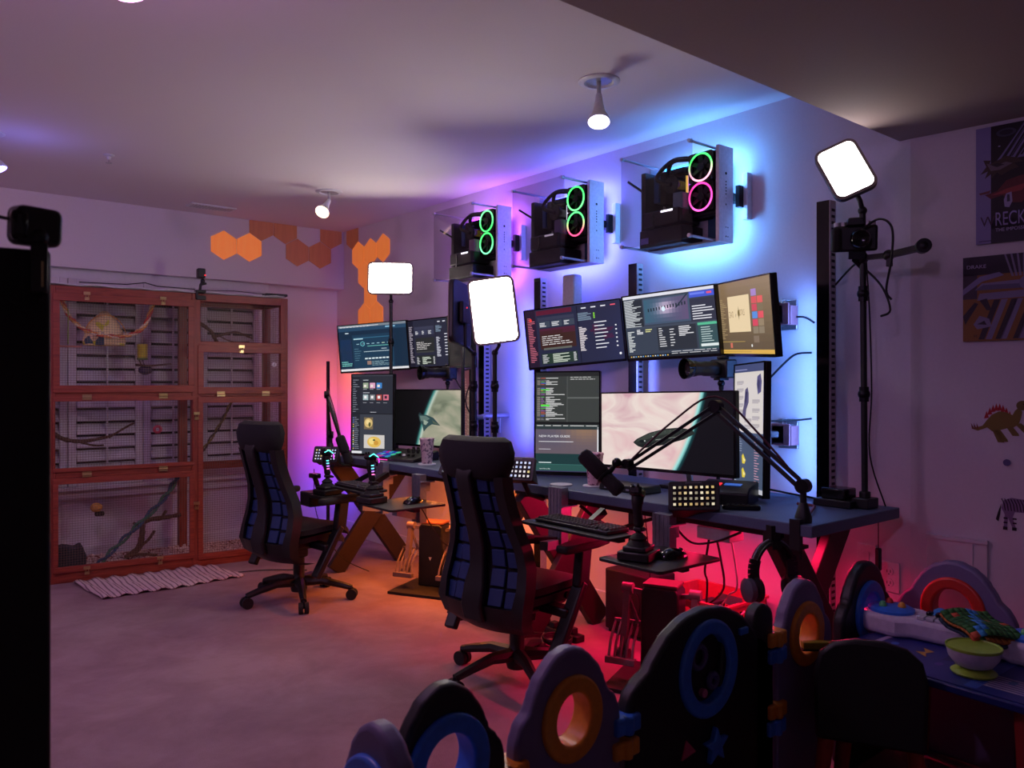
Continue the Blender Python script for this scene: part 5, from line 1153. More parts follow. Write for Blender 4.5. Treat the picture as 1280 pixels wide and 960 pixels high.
cable([(3.0,2.62,.78),(3.03,2.6,.4),(3.02,2.62,.05)],'thin black cable hanging from the right desk behind the keyboard tray',.003)
cable([(2.45,3.75,.64),(2.6,3.72,.42),(2.85,3.8,.45),(2.95,3.95,.75)],'thin black cable drooping from the mouse tray of the left desk',.0035)
cable([(2.70,3.55,.77),(2.74,3.62,.68),(2.74,3.75,.66),(2.70,3.85,.77)],'black cable looped under the left desk right of the cup')
cable([(2.9,3.50,.77),(2.95,3.52,.4),(2.93,3.5,.05)],'thin black cable hanging under the left desk near the chair back',.003)
cable([(2.40,4.98,.76),(2.42,4.98,.45),(2.6,5.0,.15),(2.8,4.95,.02)],'thin black cable hanging below the left sticks of the left desk',.003)
cable([(2.90,3.92,.835),(2.86,3.86,.87),(2.80,3.84,.845),(2.78,3.92,.87),(2.84,4.0,.84)],'curly black cables on the left desk beside the cup',.004)
cable([(3.0,3.55,.84),(2.9,3.5,.90),(2.85,3.42,.84)],'black cable arching on the left desk near the light stands',.004)
cable([(3.38,2.08,1.64),(3.37,1.98,1.64),(3.36,1.92,1.61)],'black cable from the upper wall arm to the wall rail',.005)
cable([(3.395,2.20,1.33),(3.39,2.10,1.42),(3.39,2.03,1.47),(3.37,1.94,1.475)],'black cable arching on the blue wall right of the monitors',.005)
cable([(3.30,2.10,1.16),(3.37,2.02,1.165),(3.37,1.94,1.175)],'black cable from the lower wall arm to the wall rail',.005)
cable([(3.24,2.24,.84),(3.28,2.12,.845),(3.26,1.98,.84),(3.20,1.80,.84)],'black cable lying at the back of the right desk',.005)
cable([(2.80,1.62,.84),(2.90,1.66,.85),(3.0,1.72,.842),(3.02,1.80,.84)],'dark red cable curled on the right desk near the microphone base',.006,mk('red_cable',(120,40,45),.6))
# wall arm ends seen beside the monitors
for z,y,l in((1.655,2.075,'grey and rust wall arm bracket right of the upper monitors'),(1.10,2.07,'grey wall arm bracket right of the lower portrait monitor')):
    t=thing('wall_arm_bracket',l,'bracket',(3.405,y,z))
    MB().bx(-.015,.0,-.05,.05,-.07,.07).build('wall_plate',M['steel'],t,bevel=.003)
    MB().bx(-.10,-.015,-.035,.035,-.045,.045).build('bracket_block',M['alu'],t,bevel=.006)
    MB().bx(-.10,-.09,-.06,.035,-.05,.05).bx(-.08,-.02,-.06,-.035,-.05,.04).build('bracket_cheek',mk('bracket_rust',(150,100,110),.5,.3),t,bevel=.003)
    MB().tube([(-.10,0,0),(-.16,.06,.0),(-.22,.14,0)],.016,8).build('arm_link',M['steel'],t)
    MB().tube([(-.06,.0,.045),(-.06,0,.07),(-.03,0,.07),(-.03,0,.045)],.003,6).build('wire_loop',M['steel'],t)
# headphones hanging under the desk
t=thing('headphones','black and grey headphones hanging from a hook under the right desk','headphones',M=T((2.62,1.66,.625),-25)@Matrix.Scale(.95,4))
b=MB(); pts=[(.085*math.cos(A)*1.0,.0,.02+.115*math.sin(A)) for A in [R(-20+220*i/24) for i in range(25)]]
b.add([],[])
for k in range(24): b.bar(pts[k],pts[k+1],.045,.010)
b.build('headband',M['black'],t)
MB().tube([(p[0]*1.13,0.0,.02+(p[2]-.02)*1.10) for p in pts[2:-2]],.004,6).build('headband_wire',mk('hp_grey',(120,125,140),.4),t)
for s_ in(-1,1):
    c=Vector((s_*.085,0,-.045)); cup=MB().lathe([(.040,-.0),(.048,.012),(.046,.03),(.03,.038),(.002,.04)],c=c,axis=Matrix.Rotation(R(90*s_),3,'Y'),n=22).build('ear_cup',mk('hp_cup',(80,82,96),.4),t)
    MB().torus((0,0,0),.034,.016,axis='x',n=22).build('ear_cushion',M['rubber'],cup).location=c-Vector((s_*.012,0,0))
MB().bx(-.02,.02,-.02,.04,.125,.20).bx(-.02,.02,-.03,-.02,.11,.14).build('hook',M['black'],t)
t=thing('hanging_remote','small dark key fob hanging under the right end of the right desk','fob',(3.16,1.53,.68))
MB().tube([(0,0,.11),(0,0,.0)],.002,5).build('cord',M['cable'],t); MB().bx(-.012,.012,-.01,.01,-.09,0).build('fob_body',M['black'],t,bevel=.005)
t=thing('under_desk_box','pink-lit cable box under the front edge of the right desk','box',(2.74,1.98,.70)); MB().bx(-.05,.05,-.08,.08,0,.05).build('box_body',M['white'],t,bevel=.005)
# ---------------------------------------------------------------- light panels
whiteled=mk('panel_light',(255,244,228),.4,emit=30); whiteled3=mk('panel_light_cool',(255,250,240),.4,emit=9)
def lightpanel(label,Mt,w,h,pole,base=None,em=whiteled,back=M['black'],lit=True):
    t=thing('studio_light',label,'light panel',M=Mt,group='studio light panels')
    MB().prism(rrect(w,h,.035,6),-.006,.02).build('panel_housing',back,t,bevel=.005)
    MB().ringplate(rrect(w,h,.035,6),rrect(w-.022,h-.022,.028,6),-.0105,-.006).build('panel_rim',M['panelrim'],t)
    MB().prism(rrect(w-.022,h-.022,.028,6),-.009,-.006).build('diffuser',em if lit else M['gloss'],t)
    MB().bx(-.05,.05,.02,.045,-.06,.06).build('power_housing',M['black'],t,bevel=.006)
    MB().cyl((0,.045,.03),(0,.047,.03),.004,n=8).build('red_led',mk('led_red',(255,40,30),.4,emit=3),t)
    Mi=Mt.inverted(); top=Vector(pole[0])
    MB().tube([(0,.035,-.03),(0,.04,-h/2-.01),Mi@top],.010,8).sph(Mi@top,.018).build('tilt_joint',M['black'],t)
    p=MB().tube(pole,.0125,10).build('pole',M['black'],t,world=True)
    a,b=Vector(pole[0]),Vector(pole[-1])
    for f in(.28,.62): c=a.lerp(b,f); MB().cyl(c+Vector((0,0,.03)),c-Vector((0,0,.03)),.019,n=14).sph(c,.024).build('pole_collar',M['dark'],p,world=True)
    if base=='floor':
        MB().lathe([(.11,0),(.11,.012),(.02,.02),(.016,.05)],c=(b.x,b.y,0),n=24).build('stand_base',M['black'],t,world=True)
    else:
        MB().bx(b.x-.045,b.x+.045,b.y-.035,b.y+.035,.834,.875).cyl((b.x,b.y,.87),(b.x,b.y,.90),.022,n=14).build('desk_clamp',M['black'],t,world=True,bevel=.004)
    return t
lightpanel('white light panel in landscape beside the hexagons, over the left monitors',mmat(3.05,5.08,2.10,-38.7,-.4,.6),.332,.237,[(3.09,5.14,1.94),(3.09,5.14,.85)])
lightpanel('large white light panel, upright, in the middle of the picture',mmat(2.647,3.353,1.722,-47.7,1.4,-6.8),.25,.355,[(2.70,3.41,1.50),(2.70,3.41,.85)])
lightpanel('dark light panel turned away beside the large white one, seen from behind',mmat(2.60,3.60,1.72,-150,2,-6),.25,.35,[(2.70,3.60,1.50),(2.70,3.60,.85)])
lightpanel('white light panel tilted diagonally on the tall pole at the right',mmat(3.09,1.63,2.195,-62,-16,-24),.17,.245,[(3.14,1.585,2.03),(3.16,1.585,.84)],em=whiteled3)
t=thing('light_pole','slim black pole with a cable standing behind the left desk light panels','pole',(2.74,3.76,.834))
MB().tube([(0,0,0),(0,0,.95)],.011,8).build('pole',M['black'],t); MB().bx(-.04,.04,-.03,.03,0,.03).build('clamp',M['black'],t,bevel=.003); MB().tube(curve_pts([(.02,0,.8),(.05,-.05,.6),(.02,0,.4),(.05,-.05,.25),(.02,0,.05)],5),.004,6).build('cable',M['cable'],t)
# camera and arm on the right pole
t=thing('pole_camera','black camera with silver-lit dials clamped to the tall right pole','camera',M=mmat(3.085,1.585,1.915,-58,8,0)@Matrix.Scale(1.2,4))
MB().bx(-.068,.068,-.0,.05,-.045,.04).build('camera_body',M['black'],t,bevel=.008)
MB().bx(-.075,-.045,-.03,.05,-.045,.035).build('hand_grip',M['rubber'],t,bevel=.01)
MB().prism([(-.03,.04),(.03,.04),(.022,.066),(-.022,.066)],-.01,.045).build('viewfinder_hump',M['black'],t,bevel=.004)
for x in(-.056,-.036,.052): MB().cyl((x,.02,.04),(x,.02,.053),.011,n=16).build('dial',M['steel'],t)
MB().lathe([(.030,0),(.032,.02),(.030,.045),(.026,.05),(.018,.046),(.002,.044)],c=(.012,0,-.004),axis=Matrix.Rotation(R(90),3,'X'),n=24).build('lens',M['gloss'],t)
MB().bx(-.02,.03,.005,.045,-.07,-.045).build('mount_plate',M['dark'],t)
MB().tube([(0,.02,-.07),(.03,.05,-.10)],.012,8).build('clamp_neck',M['dark'],t)
t=thing('extension_arm','black jointed arm reaching right from the tall pole','arm',(3.14,1.56,1.835))
MB().sph((3.14,1.585,1.84),.024).bar((3.14,1.585,1.84),(3.12,1.47,1.835),.02,.02).build('arm_section',M['black'],t,world=True)
MB().sph((3.12,1.47,1.835),.022).bar((3.12,1.47,1.835),(3.09,1.33,1.845),.024,.024).build('arm_section',M['black'],t,world=True)
MB().bx(3.105,3.125,1.455,1.475,1.79,1.83).build('lock_knob',M['dark'],t,world=True,bevel=.003)
MB().cyl((3.10,1.335,1.848),(3.07,1.315,1.848),.027,n=20).sph((3.085,1.325,1.848),.024).build('arm_head',M['black'],t,world=True)
cable([(3.08,1.56,1.94),(3.06,1.48,1.97),(3.06,1.43,1.93),(3.08,1.44,1.82),(3.1,1.47,1.70),(3.10,1.45,1.66)],'black camera cable looping right of the tall pole',.0045)
cable([(3.36,1.82,1.77),(3.25,1.68,1.83),(3.16,1.60,1.81),(3.12,1.50,1.72),(3.09,1.45,1.62),(3.12,1.50,1.60)],'black cable arching from the wall rail past the tall pole',.0045)
cable([(3.15,1.575,1.84),(3.17,1.57,1.6),(3.175,1.565,1.3),(3.17,1.57,1.05),(3.22,1.53,.84)],'thin cable running down the tall pole to the desk',.003)

# ---------------------------------------------------------------- posters and wall decals
def sheet(label,cat,name,s0,z0,w,h,fn,mat=M['print'],group=None,thick=.012):
    t=pwthing(name,label,cat,s0+w/2,z0+h/2,.001,group)
    if thick: MB().bx(-w/2,w/2,-thick,0,-h/2,h/2).build('board',M['gloss'],t)
    a=fn(w,h); o=a.build('print',mat,t); o.location=(0,-thick-.0003,0)
    return t
def post1(w,h):
    a=Art(w,h,(125,118,165)); D=(34,26,34); K=(122,112,160); G=(84,70,72)
    a.rect(.10,.12,1,1,D,1); a.rect(0,0,.10,1,(128,120,170),2)
    a.rect(.10,.0,1,.20,(40,34,52),1)
    a.ell(.20,.93,.065,.035,(62,58,84),2,20); a.ell(.20,.93,.045,.022,(40,34,50),3,20); a.ell(.155,.82,.008,.005,(150,140,190),3)
    for x0,x1,wd in((.32,.14,.012),(.345,.18,.016),(.38,.22,.02),(.44,.27,.03),(.52,.30,.035)): a.poly([(x0,1),(x0+wd,1),(x1+wd*1.6,.70),(x1,.70)],K,2); a.poly([(x0+wd*.3,1),(x0+wd*.6,1),(x1+wd*1.1,.72),(x1+wd*.6,.72)],D,3)
    # craft seen from below: spiky dark shape
    a.poly([(.05,.72),(.10,.71),(.09,.68),(.14,.70),(.20,.73),(.27,.70),(.31,.66),(.25,.66),(.28,.62),(.22,.60),(.17,.57),(.14,.60),(.10,.55),(.11,.60),(.06,.56),(.08,.62),(.03,.60),(.07,.66)],(66,48,44),4)
    a.poly([(.07,.69),(.13,.66),(.2,.68),(.24,.66),(.16,.62),(.1,.62)],(110,96,110),5); a.poly([(.10,.67),(.14,.645),(.19,.66),(.14,.68)],(44,34,40),6)
    a.poly([(.06,.42),(.14,.44),(.20,.52),(.30,.55),(.42,.52),(.55,.50),(.6,.36),(.45,.36),(.36,.40),(.30,.32),(.22,.33),(.18,.40),(.10,.38)],(98,40,46),4); a.poly([(.10,.41),(.2,.45),(.34,.48),(.3,.42),(.18,.41)],(150,60,62),5)
    a.poly([(.20,.41),(.235,.42),(.24,.34),(.22,.29),(.19,.30),(.185,.36)],(150,140,180),6); a.poly([(.205,.40),(.222,.40),(.225,.34),(.205,.34)],(60,52,70),7)
    a.poly([(.36,.42),(.40,.42),(.42,.30),(.35,.30)],(150,140,180),6)
    a.poly([(.02,.44),(.10,.455),(.09,.43),(.03,.425)],(110,60,64),5)
    a.text('W',.03,.150,.055,(70,44,66),6,sx=.9,); a.text('RECKLESS',.125,.145,.075,(150,138,190),6,sx=.56); a.text('THE IMPOSSIBLE JOB',.13,.095,.019,(170,160,200),6,sx=.9)
    a.rect(.02,.02,.10,.028,(80,70,110),3); return a
def post2(w,h):
    a=Art(w,h,(134,88,38)); K=(128,118,152); D=(44,30,44)
    a.rect(0,.78,1,1,(40,28,50),1); a.rect(0,.5,.12,.8,(60,42,62),1); a.text('DRAKE',.03,.86,.020,(180,170,210),6,sx=1.1)
    a.poly([(0,.62),(.14,.76),(.30,.80),(.34,.76),(.16,.70),(0,.55)],(130,120,165),2)
    a.poly([(.10,.60),(.55,.62),(.55,.70),(.16,.68)],K,3); a.poly([(.10,.60),(.17,.66),(.5,.65),(.5,.60)],(92,84,118),4)
    a.poly([(.12,.48),(.6,.50),(.6,.58),(.14,.56)],K,3); a.poly([(.14,.48),(.2,.36),(.24,.36),(.2,.50)],D,4)
    for x,c in((.16,D),(.22,K),(.30,D),(.34,K),(.44,D),(.48,K),(.58,D)): a.poly([(x+.10,.48),(x+.15,.48),(x+.02,.02),(x-.03,.02)],c,3)
    a.poly([(.0,.30),(.10,.46),(.13,.44),(.02,.2)],D,4); a.poly([(.09,.20),(.14,.30),(.22,.26),(.24,.17),(.12,.14)],K,5); a.poly([(.12,.20),(.18,.24),(.2,.19)],D,6)
    for i in range(7): a.poly([(.34+.05*i,1),(.355+.05*i,1),(.42+.03*i,.74),(.40+.03*i,.74)],K,3)
    a.ell(.62,.66,.16,.12,(120,110,146),5,24); a.ell(.62,.66,.10,.07,(92,84,120),6,24); a.ell(.60,.45,.10,.08,K,6,18); a.ell(.60,.45,.05,.05,D,7,18)
    a.poly([(.50,.40),(.72,.40),(.68,.20),(.62,.08),(.56,.20)],K,6); a.rect(.57,.12,.66,.20,(150,140,180),7); a.poly([(.53,.36),(.60,.36),(.59,.24)],D,8); a.poly([(.64,.36),(.70,.36),(.65,.24)],D,8)
    a.text('ss',.09,.05,.018,D,6); return a
sheet('upper poster on the right wall, black and lavender art with a diving spacecraft','poster','wall_poster',.246,1.882,.52,.455,post1)
sheet('lower glossy poster on the right wall, grey ship over orange ground','poster','wall_poster',.20,1.502,.42,.333,post2)
def decal(label,s0,z0,w,h,fn,name='wall_decal'): 
    t=pwthing(name,label,'wall decal',s0+w/2,z0+h/2,.0012); a=fn(w,h); a.m.build('decal_print',M['printm'],t,smooth=False); return t
def dino(w,h):
    a=Art(w,h,(0,0,0)); a.m=MB(); G=(118,98,40); Rr=(170,34,44)
    for i in range(9):
        x=.26+.055*i; y=.48+.30*math.sin(PI*(i+1.2)/9.5); a.poly([(x-.035,y-.05),(x+.01,y+.13),(x+.05,y-.03)],Rr,1)
    a.poly([(.02,.30),(.12,.26),(.28,.34),(.36,.26),(.42,.24),(.52,.30),(.62,.34),(.72,.36),(.80,.44),(.84,.58),(.86,.72),(.80,.82),(.74,.74),(.70,.64),(.60,.70),(.48,.72),(.36,.64),(.28,.52),(.20,.38),(.08,.33)],G,2)
    a.ell(.86,.86,.10,.11,(104,88,44),3,18); a.ell(.93,.82,.06,.06,(104,88,44),3,14); a.ell(.88,.89,.012,.015,(30,24,24),4,8)
    for x,y,x2,y2 in((.40,.30,.50,.04),(.44,.28,.56,.06),(.64,.36,.74,.20),(.78,.44,.92,.28)): a.poly([(x-.04,y),(x+.06,y+.02),(x2+.06,y2+.02),(x2+.07,y2-.03),(x2-.04,y2-.03)],(112,92,40),3)
    for k in range(3): a.poly([(.02+.04*k,.30),(.0+.05*k,.44),(.06+.04*k,.31)],(120,60,44),3)
    return a
def zebra(w,h):
    a=Art(w,h,(0,0,0)); a.m=MB(); Wc=(126,98,138); K=(28,16,30)
    a.poly([(.10,.42),(.14,.56),(.28,.62),(.50,.60),(.60,.66),(.56,.84),(.60,.98),(.70,1.0),(.84,.92),(.98,.80),(.94,.74),(.80,.78),(.76,.62),(.74,.48),(.66,.40),(.66,.06),(.60,.06),(.58,.36),(.34,.36),(.30,.26),(.36,.06),(.30,.06),(.22,.24),(.20,.06),(.14,.06),(.16,.30)],Wc,1)
    for i in range(9): x=.16+.055*i; a.poly([(x,.38),(x+.02,.37),(x+.0,.50),(x-.05,.60),(x-.065,.59),(x-.02,.50)],K,2)
    for i in range(6): y=.50+.075*i; a.poly([(.58-.01*i*.2,y+.10),(.60,y+.12),(.74,y+.03),(.73,y)],K,2)
    for x in(.15,.31,.61): 
        for y in(.14,.22): a.rect(x-.01,y,x+.06,y+.03,K,2)
        a.rect(x-.02,.02,x+.06,.08,K,3)
    a.poly([(.10,.50),(.04,.34),(.0,.20),(.05,.16),(.08,.30)],K,2); a.poly([(.70,1.0),(.66,1.08),(.72,1.03)],K,2); return a
decal('stegosaurus-like dinosaur wall sticker, olive with red back plates',.225,1.105,.205,.17,dino,'dinosaur_decal')
decal('zebra wall sticker low on the right wall',.312,.765,.19,.21,zebra,'zebra_decal')
t=pwthing('wall_sensor','small round grey spot sticker on the right wall between the animal stickers','sticker',.35,1.03); MB().cyl((0,0,0),(0,-.004,0),.013,n=16).build('sensor_disc',mk('lav_disc',(90,80,130),.6),t)

# ---------------------------------------------------------------- toy fence
def toyfence(label,Mt,w,h,body,ringm,hz,hr,rr_=.032,lobes=True,hole=True,star=False,th=.045):
    t=thing('toy_fence_panel',label,'play fence',M=Mt,group='play fence panels')
    # outline sampled by angle from the hole centre
    N=72; out=[]
    def inside(x,z):
        if z<.0 or z>h: return False
        W2=w/2
        if z<=h*.70: return abs(x)<W2-(.0 if z<h*.62 else 0)
        top=((x/(W2*.82))**2+((z-h*.68)/(h*.32))**2)<1
        sh=(((abs(x)-W2*.60)/(W2*.40))**2+((z-h*.70)/(h*.13))**2)<1
        return top or (sh and lobes)
    cz=hz
    for i in range(N):
        A=2*PI*i/N+1e-4; lo,hi=.01,2.0; last=.01; s=.01
        c,sn=math.cos(A),math.sin(A); r=.02
        while r<1.2 and inside(c*r,cz+sn*r): r+=.004
        out.append((c*r,cz+sn*r))
    inn=[(hr*math.cos(2*PI*i/N+1e-4),cz+hr*1.12*math.sin(2*PI*i/N+1e-4)) for i in range(N)]
    b=MB()
    if hole: b.ringplate(out,inn,-th/2,th/2)
    else: b.prism(out,-th/2,th/2)
    b.build('panel_body',body,t,bevel=.012,bseg=3)
    ring=MB(); ro=[(1.06*(hr+rr_*.55)*math.cos(2*PI*i/N),cz+1.12*(hr+rr_*.55)*math.sin(2*PI*i/N)) for i in range(N)]; ri=[((hr-rr_*.6)*math.cos(2*PI*i/N),cz+1.12*(hr-rr_*.6)*math.sin(2*PI*i/N)) for i in range(N)]
    ring.ringplate(ro,ri,-th/2-.012,th/2+.012); ring.build('ring_window',ringm,t,bevel=.008,bseg=3)
    if star:
        s=[(.02+(.055 if k%2==0 else .024)*math.sin(PI*k/5),.315+(.055 if k%2==0 else .024)*math.cos(PI*k/5)) for k in range(10)]; MB().prism(s,-th/2-.02,-th/2).build('star',M['btoy'],t,bevel=.004)
        MB().prism([(-.12,.31),(-.10,.36),(-.06,.32)],-th/2-.004,-th/2).build('shape_hole',mk('pink_inlay',(190,70,110),.5),t)
        gm=mk('toy_inner',(80,74,120),.5); pn=MB().prism([(hr*math.cos(2*PI*i/24),cz+1.12*hr*math.sin(2*PI*i/24)) for i in range(24)],-.006,.006).build('inner_panel',M['ktoy'],t)
        for x,z,q in((-.03,cz+.035,.030),(.035,cz-.045,.018)): MB().torus((x,-.012,z),q,.009,n=20).build('gear',gm,pn)
        MB().cyl((-.01,-.02,cz-.07),(-.01,-.006,cz-.07),.012,n=12).build('pink_knob',mk('pink_knob',(200,110,140),.5),pn)
        MB().bx(.14,.18,-th/2-.012,-th/2,.60,.62).build('latch',M['btoy'],t,bevel=.003)
        o=[(w/2-.10,.10),(w/2,.10)]+[(w/2-.05+.05*math.cos(R(q)),.615+.05*math.sin(R(q))) for q in range(0,181,20)]
        MB().prism(o,-th/2,th/2).build('side_post',body,t,bevel=.010)
        MB().prism([(w/2-.30,.10),(w/2-.05,.10),(w/2-.05,.60),(w/2-.26,.60)],-th/2+.001,th/2-.001).build('side_web',body,t,bevel=.006)
    return t
FY=1.41
toyfence('grey lavender play fence panel cut by the bottom edge, leftmost',T((.77,1.315,0),-90),.30,.70,M['gtoy'],M['btoy'],.53,.085)
toyfence('black play fence panel with a blue ring, second from the left',T((.975,FY,0),0),.31,.70,M['ktoy'],M['btoy'],.53,.082)
toyfence('grey lavender play fence panel with a yellow ring at the bottom centre',T((1.335,FY,0),0),.345,.70,M['gtoy'],M['ytoy'],.535,.075)
toyfence('large black play fence door with a blue ring and a blue star',T((1.865,FY,0),0),.66,.70,M['ktoy'],M['btoy'],.535,.105,star=True,hole=True)
toyfence('grey lavender play fence panel with a yellow ring right of the black door',T((2.38,FY,0),0),.33,.70,M['gtoy'],M['ytoy'],.53,.075)
toyfence('black play fence panel with a blue ring beside the right desk end',T((2.79,FY-.005,0),0),.36,.70,M['ktoy'],M['btoy'],.53,.078)
toyfence('dark grey play fence panel with a red ring along the right wall',T((3.05,1.20,0),-88),.40,.70,M['gtoy'],M['rtoy'],.53,.085)
toyfence('black play fence panel cut by the right picture edge',T((3.06,.80,0),-88),.36,.70,M['ktoy'],M['ytoy'],.53,.08)
for x,y,z,m,l in[(1.147,FY,.46,'ytoy','yellow connector between the black and grey fence panels, bottom centre'),(1.525,FY,.47,'btoy','blue upper connector left of the black fence door'),(1.52,FY,.41,'ytoy','yellow lower connector left of the black fence door'),
  (2.205,FY,.55,'ytoy','yellow upper connector right of the black fence door'),(2.205,FY,.50,'btoy','blue connector right of the black fence door'),(2.205,FY,.33,'ytoy','yellow lower connector right of the black fence door'),(2.20,FY,.28,'btoy','blue lowest connector right of the black fence door')]:
    q=MB().bx(x-.045,x+.045,y-.036,y+.036,z-.022,z+.022).cyl((x,y-.03,z-.024),(x,y-.03,z+.024),.016,n=12).build('fence_connector',M[m],label=l,cat='connector',bevel=.006,group='fence connectors')

# ---------------------------------------------------------------- kids table inside the fence
KT=Matrix.Translation((2.72,1.03,0))@Matrix.Rotation(R(-3),4,'Z')
t=thing('kids_table','low blue printed kids table at the lower right','table',M=KT)
tabm=mk('table_blue',(38,48,120),.25)
TW,TD=.60,.62
MB().prism([(a,c) for a,c in rrect(TW,TD,.04,5)],.455,.478,axis='z').build('table_top',tabm,t,bevel=.004)
a=Art(TW-.03,TD-.03,(40,50,128)); r=random.Random(4)
for i in range(7): a.rect(.10+.03*i,.0,.115+.03*i,.30,(190,180,210),2)
a.poly([(.02,.32),(.5,.34),(.95,.30),(.95,.24),(.5,.28),(.02,.26)],(60,90,180),2); a.poly([(.30,.55),(.62,.58),(.60,.50),(.34,.47)],(24,30,90),2)
for k in range(9): x,y=r.random()*.8+.05,r.random()*.8+.1; a.ell(x,y,.03,.02,r.choice([(80,120,210),(160,90,190),(90,60,160),(60,110,160)]),3,10)
a.poly([(.28,.62),(.33,.70),(.36,.66),(.42,.70),(.40,.63),(.34,.65)],(220,160,50),4); a.rect(.05,.90,.95,.93,(200,180,220),2); a.rect(.02,.02,.98,.045,(160,150,200),2)
o=a.m.build('table_print',M['print'],t,smooth=False); o.matrix_basis=Matrix.Translation((0,0,.4795))@Matrix.Rotation(R(-90),4,'X')
for x in(-1,1):
    for y in(-1,1): MB().tube([(x*.24,y*.25,.455),(x*.27,y*.28,0)],[.026,.022],12).build('leg',mk('leg_red',(150,40,40),.5),t)
# kids chairs
def kchair(Mt,label,backm,legm):
    t=thing('kids_chair',label,'kids chair',M=Mt,group='kids chairs')
    MB().prism([(a_,c) for a_,c in rrect(.28,.26,.06,5)],.27,.295,axis='z').build('seat',M['ktoy'],t,bevel=.008)
    MB().prism([(-.15,.27),(-.155,.47),(-.14,.53),(-.10,.565),(-.04,.58),(.04,.58),(.10,.565),(.14,.53),(.155,.47),(.15,.27)],.13,.165).build('backrest',backm,t,bevel=.012)
    for x in(-1,1):
        for y in(-1,1): MB().tube([(x*.12,y*.11,.27),(x*.15,y*.14,0)],[.024,.018],10).build('leg',legm,t)
    return t
lr=mk('chair_leg_red',(170,50,40),.5)
kchair(T((2.45,1.215,.0),117),'small black kids chair with reddish legs left of the kids table',M['ktoy'],lr)
kchair(T((2.62,.62,0),170),'small dark kids chair at the lower right corner, mostly out of frame',M['ktoy'],lr)
# yellow red toy bar
t=thing('toy_ruler','black and yellow toy stick with a red end on the kids table','toy',M=Matrix.Translation((2.43,1.325,.487))@Matrix.Rotation(R(-40),4,'Z')@Matrix.Scale(.75,4))
MB().bx(-.13,.09,-.018,.018,0,.03).build('stick_body',mk('toy_olive',(150,144,50),.4),t,bevel=.004); MB().bx(.09,.115,-.019,.019,0,.031).build('red_tip',M['rtoy'],t,bevel=.004); MB().bx(-.135,.09,-.02,.02,-.006,0).build('dark_underside',M['ktoy'],t)
# toy piano
t=thing('toy_piano','white toy piano with round coloured pads on the kids table','toy piano',M=Matrix.Translation((2.80,1.09,.481))@Matrix.Rotation(R(-87),4,'Z')@Matrix.Diagonal((1,.95,1.25,1)))
pw=mk('toy_white',(215,205,225),.35)
MB().prism([(-.30,-.05),(-.27,-.085),(-.17,-.09),(-.13,-.06),(.13,-.06),(.17,-.09),(.27,-.085),(.30,-.05),(.30,.07),(.26,.10),(.14,.10),(.10,.07),(-.10,.07),(-.14,.10),(-.26,.10),(-.30,.07)],0,.055,axis='z').build('piano_body',pw,t,bevel=.014,bseg=3)
for s_ in(-1,1):
    MB().lathe([(.075,.05),(.075,.062),(.06,.068),(.002,.07)],c=(s_*.215,0,0),n=26).build('drum_pad',M['btoy'],t)
    for k,c in enumerate([(235,160,60),(220,70,60),(90,190,120)]): MB().sph((s_*.215+.035*math.cos(k*2.1),.035*math.sin(k*2.1),.07),.013).build('pad_button',mk('pad_btn',c,.4),t)
for k in range(8): MB().bx(-.115+.029*k,-.09+.029*k,-.052,.0,.055,.064).build('white_key',M['white'],t,bevel=.002)
for k in (0,1,3,4,5): MB().bx(-.094+.029*k,-.078+.029*k,-.022,.005,.064,.074).build('black_key',M['gloss'],t,bevel=.002)
for k,c in enumerate([(60,150,220),(235,160,60),(60,120,220)]): MB().lathe([(.022,.05),(.022,.07),(.01,.076),(.002,.076)],c=(-.07+.07*k,.045,0),n=18).build('round_button',mk('rnd_btn',c,.4),t)
# cloth book
t=thing('cloth_book','colourful cloth book with green and blue pages resting on the toy piano','cloth book',M=Matrix.Translation((2.72,.99,.605))@Matrix.Rotation(R(-30),4,'Z')@Matrix.Rotation(R(16),4,'X')@Matrix.Scale(.85,4))
for k,(c,c2) in enumerate([((50,110,50),(60,150,220)),((200,120,50),(70,120,60)),((40,60,80),(220,130,60))]):
    P=[];n=8
    for i in range(n+1):
        for j in range(n+1):
            u,v=i/n,j/n; P.append((-.10+.2*u,-.09+.18*v,-.02*k-.02+.012*math.sin(u*5+k)+.010*math.sin(v*6)))
    cols=[s2l(c2) if abs((f//n)-3-((f%n)*.5-2))<1.0 else (s2l((210,90,60)) if ((f//n)+(f%n)*2)%13==0 else s2l(c)) for f in range(n*n)]
    b=MB(); 
    for f in range(n*n): i,j=divmod(f,n); q=[P[i*(n+1)+j],P[(i+1)*(n+1)+j],P[(i+1)*(n+1)+j+1],P[i*(n+1)+j+1]]; b.add(q,[(0,1,2,3)],cols[f])
    b.build('page',M['printm'],t,solid=.008)
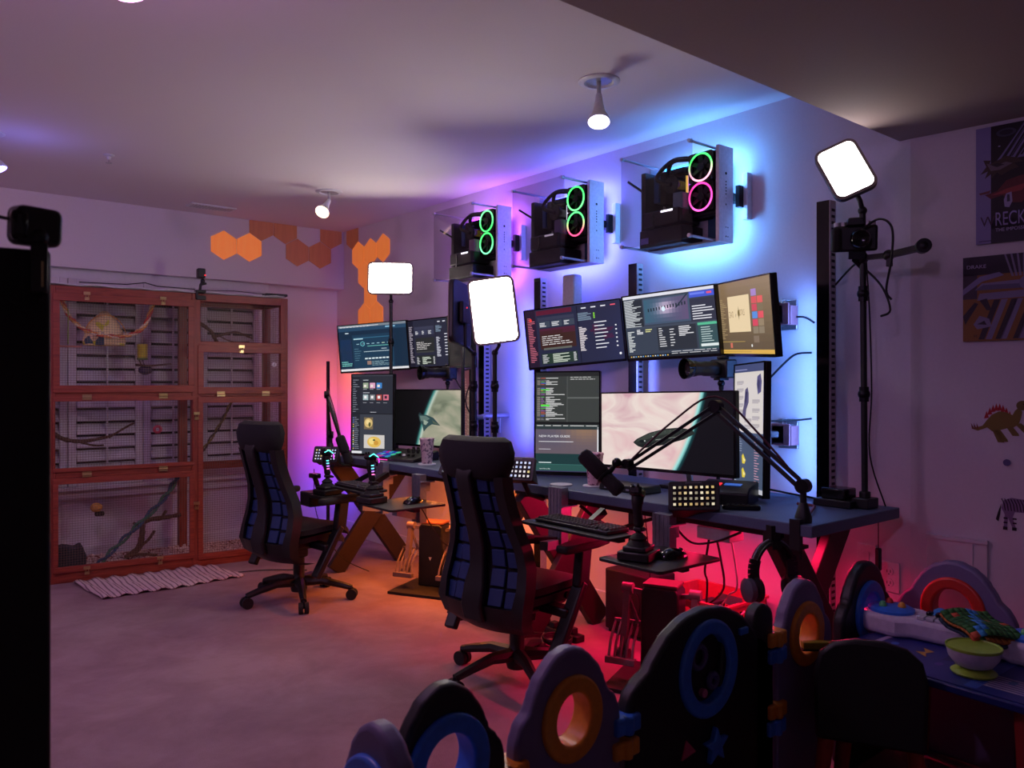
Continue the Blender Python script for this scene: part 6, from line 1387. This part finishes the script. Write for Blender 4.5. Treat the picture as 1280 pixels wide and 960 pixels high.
# bowl
t=thing('suction_bowl','lavender bowl with a lime rim and foot on the kids table','bowl',(2.56,.955,.481))
MB().lathe([(.058,0),(.062,.006),(.05,.014),(.03,.02)],n=32).build('suction_foot',mk('lime',(150,180,60),.4),t)
MB().lathe([(.03,.018),(.05,.026),(.068,.05),(.074,.078),(.071,.078),(.062,.05),(.045,.034),(.002,.030)],n=32).build('bowl_wall',mk('bowl_lav',(200,185,205),.4),t)
MB().lathe([(.070,.079),(.072,.082),(.075,.082),(.0755,.078),(.074,.074)],n=32).build('rim',mk('lime_rim',(150,180,60),.4),t)
MB().lathe([(.062,.056),(.045,.037),(.002,.034)],n=32).build('bowl_inside',mk('lime_in',(140,160,50),.5),t)

# ---------------------------------------------------------------- foreground panel with web camera
Mt=Matrix.Translation((.252,1.478,0))@Matrix.Rotation(R(-8),4,'Z')
t=thing('display_back','tall black display at the left picture edge carrying the web camera','display',M=Mt)
MB().bx(-.36,.0,0,.05,.45,1.554).build('panel',M['matte'],t,bevel=.006)
MB().bx(-.22,-.14,.0,.05,.02,.45).bx(-.34,-.02,-.12,.17,0,.02).build('stand',M['matte'],t,bevel=.004)
t=thing('web_camera','black rounded web camera with a cable clipped to the tall black display','web camera',M=Mt@Matrix.Translation((-.016,0,1.554)))
MB().bx(-.012,.012,-.022,-.001,-.07,.005).bx(-.012,.012,-.022,.06,.001,.008).build('clip',M['black'],t,bevel=.003)
MB().tube([(0,-.01,-.02),(0,-.01,.02)],.008,10).sph((0,-.01,.018),.014).build('stem',M['black'],t)
MB().bar((.004,-.024,-.062),(.004,-.024,-.022),.003,.004).build('brass_strip',M['brass'],t)
q=MB(); q.prism(rrect(.070,.062,.014,5),-.016,.026); o=q.build('camera_body',M['black'],t,bevel=.006); o.matrix_basis=Matrix.Translation((-.004,-.0,.036))@Matrix.Rotation(R(22),4,'Z')@Matrix.Rotation(R(4),4,'X')
MB().bx(-.040,-.014,-.028,.026,.010,.060).build('lens_front',M['gloss'],t,bevel=.010)
MB().tube(curve_pts([(-.04,0,.045),(-.09,.02,.05),(-.2,.05,.03),(-.32,.06,-.05)],5),.003,6).build('cable',M['cable'],t)
MB().cyl((-.03,-.004,-.08),(-.03,-.014,-.08),.010,n=12).build('knob',M['rubber'],t); MB().cyl((.0,.0,-.075),(.006,-.0,-.075),.012,n=12).build('side_knob',M['rubber'],t)
